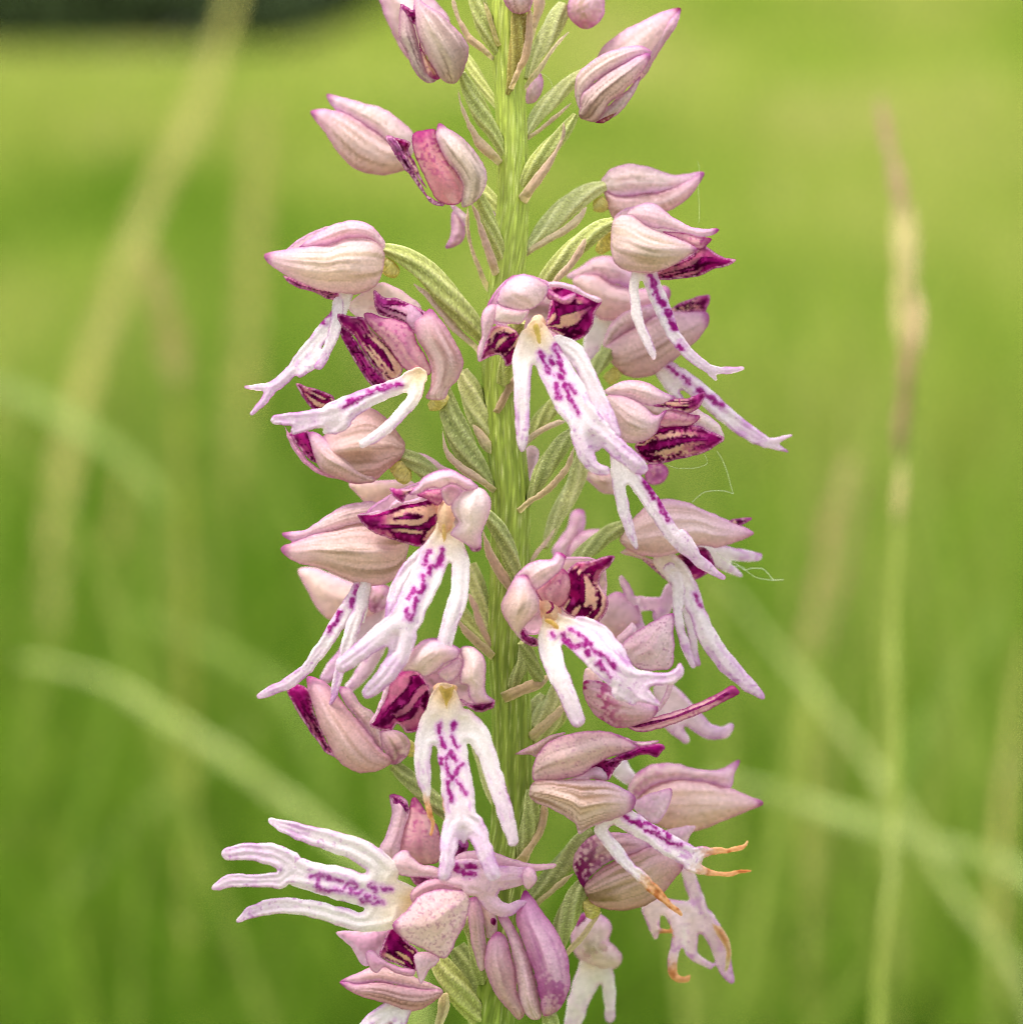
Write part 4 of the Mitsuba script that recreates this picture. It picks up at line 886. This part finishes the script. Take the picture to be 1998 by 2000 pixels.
f = Flower('mauve flower with a broad speckled sepal behind the front right lip')
f.p('sepal', E_, '878,1372 945,1290 1060,1212 1205,1154 1207,1260 1212,1380 1192,1492 1100,1512 990,1502 920,1442', 2.4, 'out', b=1.4, ax='950,1480 1205,1160', base=(218, 182, 196), vs=.15, speck=.4, es=.9)
f.p('sepal', E_, '850,1310 920,1240 950,1205 978,1250 975,1285 900,1345 860,1380', 1.8, 'pale', b=.5, base=(230, 200, 216))
f.p('sepal', E_, '640,1590 700,1570 860,1620 1000,1690 1112,1742 1082,1805 980,1855 860,1874 760,1825 690,1762 650,1680', 3.2, 'out', b=2.0, ax='700,1780 1110,1740', base=(224, 180, 190), vs=.3, blot=.95, blotc=(160, 40, 110), solid=.6)
f.p('sepal', E_, '1100,1745 1160,1640 1180,1520 1220,1500 1200,1620 1150,1730 1040,1840 1000,1850', 2.2, 'pale', b=.6, base=(226, 196, 208))
f.p('sepal', E_, '640,1600 660,1500 740,1510 760,1600 700,1680', 1.6, 'pale', b=.6, base=(232, 206, 200))
f.p('petal', E_, '905,1855 1000,1830 1150,1788 1300,1738 1420,1688 1530,1630 1582,1608 1624,1652 1560,1692 1420,1762 1250,1832 1100,1882 980,1897', 2.2, 'pink', b=.5, ax='905,1860 1620,1640', sp=3, base=(222, 160, 184), tip=.9)
f.p('petal', E_, '930,1862 1050,1835 1200,1800 1330,1752 1450,1700 1540,1650 1570,1655 1450,1715 1330,1765 1200,1815 1050,1855 970,1872', 2.75, 'in', b=.15, ax='930,1862 1570,1650', sp=2.6, cs=.1, rs=.1, base=(160, 40, 120))
f = Flower('blurred pale flower between the stem and the cobwebbed flower, mostly hidden')
f.p('sepal', E_, '690,1230 740,1120 790,1040 860,1015 930,1060 985,1110 1010,1200 950,1260 850,1320 770,1310', -5.5, 'out', b=2, ax='740,1260 960,1080', base=(220, 186, 186), vs=.2, sp=7, solid=.8)
f.lip(E_, ['880,930,18,-5 915,1010,30,-5 950,1120,38,-5 985,1230,44,-5 1010,1300,36,-5', '1180,990,28,-6 1160,1090,48,-6 1120,1170,50,-6', '1000,1090,50,-6.5 1130,1090,40,-6.5'], sp=6, cream=0, base=(238, 212, 226))
f = Flower('blurred white forked lip behind the long purple petal on the right')
f.lip(E_, ['1150,1640,70,-8 1260,1740,66,-8 1350,1830,58,-8 1440,1900,46,-8 1510,1905,40,-8 1565,1865,26,-8', '1130,1760,66,-8 1210,1860,50,-8 1290,1950,26,-8'], sp=6, cream=0, base=(242, 224, 232))

orchid.tube('ovary', K, '720,520,50,-2.4 640,640,86,-2.4 560,760,84,-1.8 480,880,50,-.8', **OP)
orchid.tube('ovary', K, '900,560,50,-4 840,700,70,-4 720,820,70,-3 600,930,46,-1.6', **OV)
bract(K, '980,520 900,640 800,760 690,860 600,930 560,920 640,820 760,700 880,580', -1, b=.3, ax='565,935 980,520', base=(222, 202, 178))
# ---- right side, lower
f = Flower('two lobed mauve hood with veins and a lip whose orange tips have withered, lower right')
f.p('sepal', K, '640,1060 660,1020 740,930 860,870 1000,835 1150,822 1260,830 1380,880 1480,930 1540,975 1420,1015 1250,1060 1130,1130 1040,1200 880,1235 720,1250 625,1245 612,1150', 5.4, 'out', b=2.4, ax='640,1150 1540,975', base=(214, 180, 168), vein=(150, 116, 106), vs=.4, speck=.3, rim=(216, 156, 192), es=.9)
f.p('sepal', K, '1240,826 1340,850 1470,905 1560,915 1700,910 1660,940 1540,965 1480,935 1380,885', 5.2, 'pale', b=.5, ax='1240,830 1700,910', base=(238, 208, 218), es=.9)
f.p('petal', K, '1470,985 1540,955 1640,940 1730,935 1752,975 1720,1010 1680,1050 1600,1025 1520,1035 1440,1070 1340,1080 1250,1100 1330,1040', 5.6, 'in', b=.5, ax='1300,1080 1750,970', sp=2.6, cs=.05, base=(160, 20, 118), rs=.5)
f.p('petal', K, '1100,1150 1180,1080 1270,1065 1390,1070 1320,1150 1270,1245 1240,1250 1150,1240', 4.8, 'in', b=.4, sp=3, cs=.1, base=(140, 20, 96))
f.p('petal', K, '920,1240 1040,1200 1120,1140 1200,1130 1245,1170 1255,1245 1150,1240', 5.0, 'pale', b=.5, base=(232, 200, 220), es=.8)
f.p('sepal', K, '585,1370 600,1290 640,1255 760,1240 920,1238 1080,1240 1240,1255 1380,1310 1480,1370 1503,1410 1470,1500 1400,1550 1250,1600 1100,1660 1010,1712 975,1620 860,1540 740,1480 640,1440', 6.2, 'out', b=2.6, ax='600,1370 1503,1410', base=(224, 196, 168), vein=(132, 96, 70), vs=.85, nv=6, rim=(220, 180, 216))
f.p('sepal', K, '460,1025 560,970 680,910 800,850 900,840 760,920 690,990 650,1050 600,1030 540,1025', 4.4, 'out', b=.8, ax='880,850 460,1025', base=(190, 152, 140), vs=.5, tip=.8, tipc=(120, 70, 80))
f.lip(H, ['740,750,60,5.6 800,790,62,5.8 900,850,62,6.2 1020,922,64,6.6 1130,982,66,6.8 1190,1015,56,6.8', '1215,988,40,6.8 1310,972,24,6.8 1400,968,15,6.9 1450,962,18,6.8 1490,945,11,6.8 1508,915,7,6.8', '1170,1050,44,6.8 1250,1092,26,6.8 1320,1108,15,6.9 1390,1112,18,6.8 1470,1092,12,6.8 1525,1095,7,6.8', '720,770,42,5.8 650,845,42,6 720,950,43,6.6 800,1050,38,7 870,1115,34,7.2', '850,1095,36,7.2 910,1150,30,7.2 980,1220,34,7.2 1050,1290,24,7.2 1118,1352,10,7.2'],
      '780,770 830,795 882,822;910,805 970,838;915,850 940,868 985,880 1050,930;1050,935 1085,930 1118,942;1010,860 1050,885', sw=10, wither=(1, 2, 4), cream=.3)
f.tube('ovary', H, '235,610,30,4 235,690,46,4 225,800,54,3.4 200,920,50,2.4 170,1020,24,1.2', **OD)
bract(H, '300,700 330,720 325,800 300,880 250,960 200,1040 120,1030 190,970 240,900 275,820', 3.4, b=.4, ax='140,1035 320,710', base=(214, 186, 150))
bract(K, '380,500 480,440 600,390 700,370 720,420 600,480 480,540 400,550', 3.0, b=.3, ax='390,540 710,390', base=(206, 184, 148))
bract(K, '570,880 620,800 760,690 860,610 870,640 760,760 660,860 580,900', .8, b=.3, ax='575,895 865,620', base=(214, 196, 156))
orchid.tube('ovary', K, '860,380,60,-2 800,540,80,-2 700,680,80,-1.4 600,800,50,-.6', **OP)
orchid.tube('ovary', K, '545,60,30,2 540,200,60,2 470,380,56,1.6 420,520,24,.8', **OD)

f = Flower('pale pink pointed hood blurred behind the two lobed hood at the lower right')
f.p('sepal', H, '800,640 825,560 870,500 960,458 1080,456 1220,490 1350,490 1462,436 1432,525 1410,600 1250,565 1100,560 950,590 860,680', -4.6, 'out', b=1.6, ax='820,620 1455,440', base=(226, 190, 190), vs=.2, blot=.7, blotc=(180, 90, 160), sp=6)
f.p('sepal', H, '840,700 900,620 1000,565 1100,552 1250,565 1400,600 1500,640 1605,692 1500,745 1350,805 1200,858 1050,850 930,790', -4.2, 'out', b=2.6, ax='860,720 1605,692', base=(230, 202, 184), vein=(176, 150, 120), vs=.45, sp=6, solid=.8, rim=(226, 180, 206))
f.p('sepal', H, '830,700 900,648 980,620 1062,606 1050,700 1010,775 970,812 880,765', .4, 'out', b=.8, ax='850,720 1060,610', base=(220, 188, 206), vs=.2, sp=5)
f.p('petal', H, '960,880 1080,840 1205,826 1170,890 1130,960 1000,930', .2, 'pale', b=.6, base=(222, 190, 206), sp=5)
f.lip(H, ['760,460,40,-7 820,540,36,-7', '720,490,30,-7 800,560,30,-7'], sp=7, cream=0)

f = Flower('round mauve hood with olive stripes under the withered lip at the lower right')
f.p('sepal', H, '480,1060 498,980 560,905 640,870 800,870 950,930 900,980 760,1010 660,1060 580,1130 545,1190 505,1130', 1.6, 'out', b=2.0, ax='520,1150 900,930', base=(204, 162, 160), vein=(140, 90, 100), vs=.5, blot=1, blotc=(120, 30, 90))
f.p('sepal', H, '545,1190 600,1115 680,1055 800,1000 950,950 1120,1010 1130,1060 1080,1140 1000,1235 900,1300 780,1324 650,1312 580,1270', 1.8, 'out', b=2.8, ax='560,1220 1110,1030', base=(206, 172, 148), vein=(124, 108, 58), vs=.85, nv=4.5, rim=(214, 160, 190), solid=.8)
f.spur(H, '590,1270,48,1.4 590,1320,50,1.2 575,1372,20,1.2')
f.tube('ovary', H, '545,1170,46,1 490,1260,66,1 440,1380,70,.8 400,1500,54,.4 380,1600,24,0', **OD)
orchid.tube('ovary', H, '600,860,50,-1.5 500,960,66,-1.5 400,1080,66,-1.2 290,1190,50,-.6 210,1270,24,0', **OD)
bract(H, '490,1100 430,1170 360,1230 280,1290 250,1290 330,1210 400,1150', .4, b=.3, ax='260,1290 490,1100', base=(206, 192, 150))
bract(H, '650,1330 600,1420 540,1500 460,1580 430,1620 450,1550 530,1460 590,1380', 1.2, b=.2, ax='435,1615 650,1335', base=(214, 196, 156))

f = Flower('blurred white lip with a curled orange tip hanging at the lower right')
f.lip(H, ['950,1290,40,-5 1070,1315,56,-5.4 1190,1345,66,-5.8 1290,1430,60,-6 1350,1560,50,-6 1385,1680,40,-6 1420,1745,18,-6', '1060,1330,50,-4.6 1095,1450,36,-4.2 1070,1590,34,-4', '1070,1590,30,-4 1065,1680,28,-4 1100,1730,24,-3.8 1150,1735,18,-3.6 1165,1710,10,-3.6', '1150,1080,36,-7 1190,1200,46,-6.6 1230,1330,50,-6', '1175,1400,46,-6 1175,1560,38,-6 1290,1650,22,-6', '935,1310,50,-5 955,1400,40,-5 965,1480,16,-5', '980,1440,12,-4.2 1050,1450,12,-4'], sp=5, wither=(2, 6), cream=0, base=(240, 222, 226))
f.p('petal', H, '1300,1400 1370,1440 1410,1540 1400,1660 1375,1690 1380,1560 1330,1470', -5, 'bract', b=.5, sp=6, base=(214, 160, 110))
f = Flower('blurred white flower low behind the stem near the bottom edge')
f.p('sepal', H, '470,1420 520,1350 600,1335 680,1370 710,1430 690,1500 720,1530 770,1600 740,1660 660,1680 560,1650 480,1560', -9, 'out', b=2.2, base=(236, 230, 214), vs=.2, sp=6, solid=.7)
f.p('petal', H, '560,1480 640,1490 690,1540 640,1600 540,1590', -7.4, 'pale', b=.6, base=(206, 196, 170), sp=6)
f.lip(H, ['590,1640,70,-8.4 560,1740,74,-8 520,1840,66,-7.6 480,1990,50,-7.6', '660,1640,44,-8.6 690,1760,42,-8.4 700,1960,36,-8.4'], sp=6, cream=.5, base=(240, 234, 232), tint=.35)
f.p('petal', H, '500,1400 540,1345 600,1380 560,1440 510,1470', -8, 'in', b=.4, sp=7, base=(200, 100, 170), cs=.1)

# ---- bottom left
f = Flower('lowest large flower with its white five fingered lip stretched to the left')
f.lip(I_, ['1030,545,70,5.6 950,520,88,6.4 820,488,84,7.2 690,455,80,7.8 560,418,78,8.2 470,395,72,8.4', '420,345,62,8.4 320,302,56,8.6 210,290,48,8.6 115,302,36,8.4', '380,432,38,8.4 250,432,34,8.4 140,432,34,8.2 72,458,28,8 45,474,12,8', '900,390,66,7 780,292,62,7.4 640,240,56,7.6 500,200,50,7.6 400,165,38,7.6 326,136,16,7.4', '920,610,62,6.6 780,636,52,7.2 640,602,48,7.6 500,567,45,7.8 370,556,44,7.8 260,580,38,7.6 165,628,13,7.4'],
      '525,412 580,405 650,432 690,440;560,420 562,470 610,480 680,488;690,470 725,438 760,462 725,478;715,495 760,500 780,485;820,458 850,466;850,480 845,487;878,470 918,475;790,512 815,516;780,530 830,540 885,545;845,513 852,518', sw=8, spotc=(166, 70, 158))
f.p('sepal', I_, '912,372 935,315 1000,280 1032,320 1070,350 1165,372 1210,422 1150,425 1080,415 990,412', 6.6, 'pale', b=.7, ax='1200,415 920,365', base=(238, 208, 216), es=.9)
f.p('petal', I_, '1020,410 1080,412 1160,430 1240,455 1290,495 1220,490 1120,450 1050,455', 6.2, 'in', b=.3, sp=3, base=(170, 90, 130))
f.p('sepal', I_, '1022,492 1080,440 1150,424 1225,450 1285,492 1150,480 1060,520 1032,545', 6.8, 'pale', b=.6, base=(230, 186, 200), es=.9)
f.p('sepal', I_, '930,655 1000,582 1060,512 1150,480 1232,478 1305,490 1314,560 1292,640 1252,720 1192,818 1100,782 1000,732', 7.6, 'out', b=1.6, ax='1290,520 960,660', base=(236, 204, 196), vs=.12, speck=.35, blot=.45, blotc=(196, 130, 180), es=.9, rim=(236, 196, 220))
f.p('petal', I_, '868,805 890,735 925,668 960,690 1000,735 1060,785 1045,880 960,850', 5.6, 'in', b=.6, ax='1040,860 925,668', sp=2.6, cream=(230, 200, 160))
f.p('sepal', I_, '798,792 828,778 880,820 960,860 1045,882 1030,905 950,895 890,865 850,892 812,855', 6.4, 'pale', b=.5, base=(224, 172, 204), es=1)
f.p('sepal', I_, '1038,800 1100,788 1165,820 1110,885 1070,948 1048,880', 6.4, 'pale', b=.5, base=(236, 208, 220), es=.8)
f.p('sepal', I_, '648,690 760,680 900,658 930,690 890,770 860,830 790,855 730,770', 2.4, 'pale', b=.8, base=(222, 176, 208), sp=5)
f.tube('ovary', I_, '1290,620,40,4 1340,700,50,3.4 1360,820,46,2.4 1370,940,30,1.4', **OD)
f = Flower('upright pink hood with a purple stripe behind the lowest large lip')
f.p('sepal', I_, '862,290 900,200 928,100 918,5 985,20 1018,85 1000,170 980,250 960,320 900,330', 2.6, 'out', b=.9, ax='920,320 925,5', base=(224, 180, 196), vs=.2, tip=1)
f.p('petal', I_, '922,8 970,22 1012,80 990,130 960,90', 3.0, 'in', b=.3, sp=3, cs=.1, base=(150, 50, 130))
f.p('sepal', I_, '975,170 1010,80 1035,18 1100,90 1160,180 1160,335 1050,350 960,310', 2.4, 'pink', b=1.4, ax='1080,340 1035,20', base=(218, 164, 180), sp=4)
f.p('sepal', I_, '1200,320 1240,250 1270,210 1310,250 1280,310', 3.0, 'in', b=.4, sp=4, cs=.1, base=(180, 110, 180))
f.p('sepal', I_, '900,300 1000,120 1120,150 1140,300', 1.6, 'out', b=-1.2, sp=7)
f = Flower('folded lip with purple dots lying across the stem near the bottom')
f.lip(I_, ['1220,400,60,7.4 1320,400,76,7.6 1440,420,66,7.6 1560,410,44,7.4 1610,400,30,7.2', '1320,460,50,7.8 1430,480,36,7.6', '1400,500,50,7.4 1440,560,44,7.4 1500,580,36,7.4 1560,550,24,7.2 1590,540,10,7.2'], '1250,370 1265,385;1300,365 1340,370;1300,400 1330,405', sw=14, cream=0, base=(238, 208, 222))
f.p('sepal', I_, '1230,350 1260,300 1400,285 1540,330 1640,350 1742,352 1740,362 1640,388 1540,385 1420,370 1300,380', 6.6, 'pale', b=.5, ax='1240,340 1742,356', base=(230, 190, 206), es=.6)
f.p('petal', I_, '1575,385 1600,362 1640,385 1642,440 1600,475 1575,440', 7.8, 'pale', b=.5, base=(238, 206, 218), es=.7)

f = Flower('drooping magenta hood in front of the stem at the bottom edge')
f.p('sepal', L, '560,1000 590,880 640,780 700,850 780,960 870,1080 940,1200 1000,1350 1022,1500 1020,1620 980,1740 900,1830 800,1870 760,1700 710,1480 640,1280 580,1120', 6.0, 'out', b=2.6, ax='850,1860 640,785', base=(216, 164, 196), vein=(164, 84, 152), vs=.45, nv=3, rim=(206, 130, 184), tip=.9, blot=.7, blotc=(160, 60, 146), solid=.5)
f.p('sepal', L, '400,990 470,1000 540,1090 620,1240 690,1420 740,1620 770,1880 700,1900 610,1800 570,1600 540,1400 490,1200', 5.6, 'out', b=1.2, ax='740,1880 430,1000', base=(228, 192, 200), vs=.3)
f.p('sepal', L, '300,1340 330,1220 400,1140 470,1190 520,1340 560,1500 570,1650 640,1830 590,1900 500,1820 400,1700 330,1560 295,1450', 5.2, 'out', b=1.8, ax='610,1890 400,1150', base=(206, 164, 160), vein=(150, 100, 110), vs=.5, solid=.6)
f.p('sepal', L, '160,860 230,850 270,960 290,1120 310,1300 300,1440 260,1480 200,1330 165,1180', 4.6, 'out', b=.9, ax='270,1460 190,860', base=(214, 174, 178), vs=.3)
f.p('petal', L, '240,850 300,850 350,950 400,1040 390,1150 320,1200 290,1080', 4.2, 'out', b=.6, base=(212, 176, 166), vs=.3)
f.p('petal', L, '345,1030 370,1020 395,1045 375,1085 345,1070', 5.0, 'in', b=.2, sp=2.6, cs=0, rs=.2, base=(100, 10, 60))
f.tube('ovary', L, '850,1850,70,4.6 860,1990,80,4 840,2200,70,3', **OD)

f = Flower('drab pink pointed hood cut by the bottom edge at the left')
f.p('sepal', I_, '668,936 760,890 850,858 950,878 1060,920 1180,975 1080,975 960,950 850,935 760,945', 3.4, 'out', b=.8, ax='1170,970 668,936', base=(226, 186, 184), vs=.3)
f.p('sepal', I_, '668,938 760,944 850,934 960,950 1080,972 1182,982 1130,1040 1030,1082 950,1062 860,1032 760,1002', 3.6, 'out', b=1.6, ax='1170,990 668,938', base=(198, 156, 150), vein=(130, 88, 84), vs=.75, solid=.8)
f.lip(I_, ['960,1060,44,3.6 860,1120,50,4 780,1190,40,4.2', '990,1080,36,3.8 960,1160,36,4'], sp=4, cream=0)
f.tube('ovary', I_, '1150,800,40,1.8 1190,880,62,1.8 1260,980,70,1.6 1340,1090,56,1 1400,1180,30,.4', **OV)
bract(I_, '1165,1010 1200,990 1215,1060 1180,1150 1150,1220 1130,1200 1150,1100', 2.6, b=.3, ax='1140,1210 1190,995', base=(216, 204, 150))
orchid.tube('ovary', I_, '1250,760,50,.6 1300,860,60,.6 1340,1000,60,.5 1380,1120,40,.2', **OD)

# ------------------------------------------------------------------ grass stalks and blades standing behind the orchid
def ground_px(Z):
    """photo row (below the frame) at which the plane Z metres from the lens meets the ground."""
    Y = F * (HCAM - .01 - math.sin(PITCH) * Z) / (math.cos(PITCH) * Z)
    return 1000 + Y * 1e3 / MM


def stalk(kind, pts, Z, w, col, label, foot, ridges=3, w_end=None, heads=()):
    """a grass blade or stalk through photo points (x, y) at Z metres from the lens, rooted in the ground at column foot."""
    f = Flower.__new__(Flower)
    f.k = key_for(kind)
    labels[f.k] = {'label': label, 'category': 'plant' if kind == 'meadow_plant' else 'grass stalk'}
    d = (F - Z) * 1e3
    q = [f'{x},{y},{w * (.35 + .65 * min(1, i / 2))},{d}' for i, (x, y) in enumerate(pts)]
    x, y = pts[-1]
    yg = ground_px(Z)
    q += [f'{x + (foot - x) * .45},{y + (yg - y) * .35},{w},{d}', f'{foot},{yg},{w},{d}']
    c = np.array(col, float)
    f.tube('leaf' if kind == 'meadow_plant' else 'stem', S1, ' '.join(q), col=col, dark=c * .8, light=np.minimum(c * 1.15, 240), ridges=ridges, rg=.25, twist=.4, nu=80, nv=12, mat='blade_matter', rough=0)
    for (a, b, hw, hc) in heads:
        a, b = np.array(a, float), np.array(b, float)
        m = (a + b) / 2
        q = ' '.join(f'{p_[0]},{p_[1]},{hw * t},{d + 1}' for p_, t in ((a, .1), (a * .7 + b * .3, .8), (m, 1), (a * .2 + b * .8, .7), (b, .1)))
        hc = np.array(hc, float)
        f.tube('spikelet', S1, q, col=hc, dark=hc * .8, light=np.minimum(hc * 1.15, 235), ridges=5, rg=.15, nu=20, nv=14, mat='blade_matter', rough=0)


PK, PL, BR = (168, 144, 120), (188, 180, 128), (150, 130, 98)
stalk('grass_stalk', [(1722, 190), (1748, 330), (1772, 480), (1780, 620), (1776, 760), (1764, 900), (1754, 1050), (1744, 1240), (1750, 1450), (1748, 1600), (1732, 1780), (1716, 2000)], .40, 9, (150, 166, 84),
      'tall grass stalk with a narrow pinkish and straw seed head, right side', 1650,
      heads=[((1716, 185), (1745, 330), 11, PK), ((1738, 280), (1768, 430), 14, PK), ((1752, 390), (1768, 560), 17, PL), ((1778, 400), (1780, 580), 15, PL), ((1752, 520), (1764, 690), 13, PL), ((1790, 560), (1790, 690), 13, (206, 186, 150)),
             ((1778, 640), (1766, 780), 15, BR), ((1772, 720), (1752, 890), 12, BR), ((1764, 900), (1752, 1020), 10, PL)])
stalk('grass_stalk', [(470, -60), (440, 60), (395, 200), (300, 390), (228, 570), (170, 740), (130, 900), (100, 1150), (90, 1500)], 1.05, 19, (172, 172, 102),
      'broad pale straw stalk leaning to the right across the upper left of the meadow', 120)
stalk('meadow_plant', [(330, 1010), (265, 920), (140, 826), (0, 760), (-150, 720)], .78, 14, (150, 172, 96), 'pale green blade sloping in from the left edge at mid height', -500)
stalk('meadow_plant', [(40, 1290), (180, 1320), (330, 1405), (460, 1490), (620, 1610), (760, 1740)], .62, 14, (168, 184, 112), 'long pale blade sloping down to the right behind the lower left petals', 1000)
stalk('meadow_plant', [(500, 1420), (440, 1460), (360, 1520), (280, 1590), (200, 1680)], .8, 9, (146, 166, 90), 'short pale blade crossing the long pale blade at the lower left', -700)
stalk('meadow_plant', [(220, 1190), (330, 1225), (440, 1280), (560, 1360)], .85, 14, (136, 160, 78), 'faint green blade above the long pale blade at the lower left', 900)
stalk('meadow_plant', [(1400, 1120), (1500, 1245), (1620, 1390), (1745, 1550), (1870, 1750), (2000, 1930)], .6, 9, (166, 180, 112), 'thin pale blade falling to the right from the cobwebbed flower', 2250)
stalk('meadow_plant', [(1380, 1520), (1500, 1545), (1640, 1590), (1800, 1640), (2010, 1715)], .62, 14, (170, 186, 118), 'pale blade lying almost level at the lower right behind the orange tips', 2700)
stalk('grass_stalk', [(2010, 1240), (1985, 1400), (1958, 1600), (1948, 1800), (1945, 2000)], .65, 10, (170, 170, 100), 'straw coloured stalk along the right edge of the photo', 1930)
stalk('grass_stalk', [(1660, 860), (1650, 960), (1630, 1120), (1595, 1280), (1580, 1500)], .70, 10, (150, 160, 80), 'grass stalk with a dull brown seed head left of the tall pinkish one', 1560,
      heads=[((1665, 880), (1650, 1030), 24, (158, 150, 100)), ((1640, 960), (1625, 1130), 30, (152, 142, 94)), ((1640, 1060), (1600, 1220), 30, (152, 142, 94)), ((1612, 1150), (1585, 1300), 24, (158, 150, 100))])
stalk('grass_stalk', [(285, 480), (310, 560), (340, 680), (352, 800), (360, 1000)], .75, 10, (136, 146, 66), 'grass stalk with a dim brown head beside the broad straw stalk on the left', 380,
      heads=[((285, 470), (330, 640), 24, (146, 142, 84)), ((320, 580), (352, 760), 26, (146, 142, 84))])
stalk('meadow_plant', [(1960, 1180), (1880, 1320), (1800, 1440), (1740, 1540), (1690, 1680)], .9, 16, (130, 160, 76), 'faint green blade rising to the right beside the straw stalk at the right edge', 1500)
stalk('meadow_plant', [(60, 1560), (75, 1700), (80, 1850), (70, 2050)], .9, 24, (116, 150, 76), 'broad bluish green blade upright at the lower left edge', 60)
stalk('grass_stalk', [(255, 900), (240, 1020), (225, 1180), (200, 1400)], 1.2, 22, (168, 166, 96), 'short straw coloured stalk below the broad leaning one on the left', 150)
stalk('grass_stalk', [(520, 180), (505, 300), (500, 420), (480, 700)], 1.5, 18, (158, 158, 88), 'faint straw stalk left of the pale two pointed bud', 420)


def thread(C, pts, d, label, w=.34):
    f = Flower.__new__(Flower)
    f.k = ''
    k = key_for('spider_thread')
    q = ' '.join(f'{t},{w * C[2]},{d}' for t in pts.split())
    counts[k] = 0
    f.tube(k, C, q, ridges=0, rg=0, nu=60, nv=6, rough=0, mat='silk_matter')
    labels[k] = {'label': label, 'category': 'spider silk'}



thread(E_, '1480,130 1520,200 1552,290 1570,360 1584,402 1540,385 1480,380 1410,388 1360,420 1325,455', -1, 'loose looped spider thread above the cobwebbed hood on the right')
thread(E_, '1480,760 1545,825 1600,840 1660,880 1700,868 1760,870 1800,900 1842,942 1900,940', -3, 'spider threads tangled on the tip of the mauve hood', .5)
thread(E_, '1520,800 1570,850 1640,860 1665,885 1740,930 1800,940 1842,945', -3.2, 'second spider thread just under the tangle on the mauve hood', .36)
thread(E_, '1165,215 1240,240 1320,240 1420,205 1400,150', .5, 'spider thread under the deep purple sepal on the right', .26)
thread(C_, '1352,40 1362,90 1357,200 1362,330 1358,395', 1, 'vertical spider thread between the pale pink bud and the beige hood', .22)
thread(J, '1340,570 1400,600 1432,640 1445,700', .5, 'short spider thread by the tiny pale bud right of the upper stem', .22)
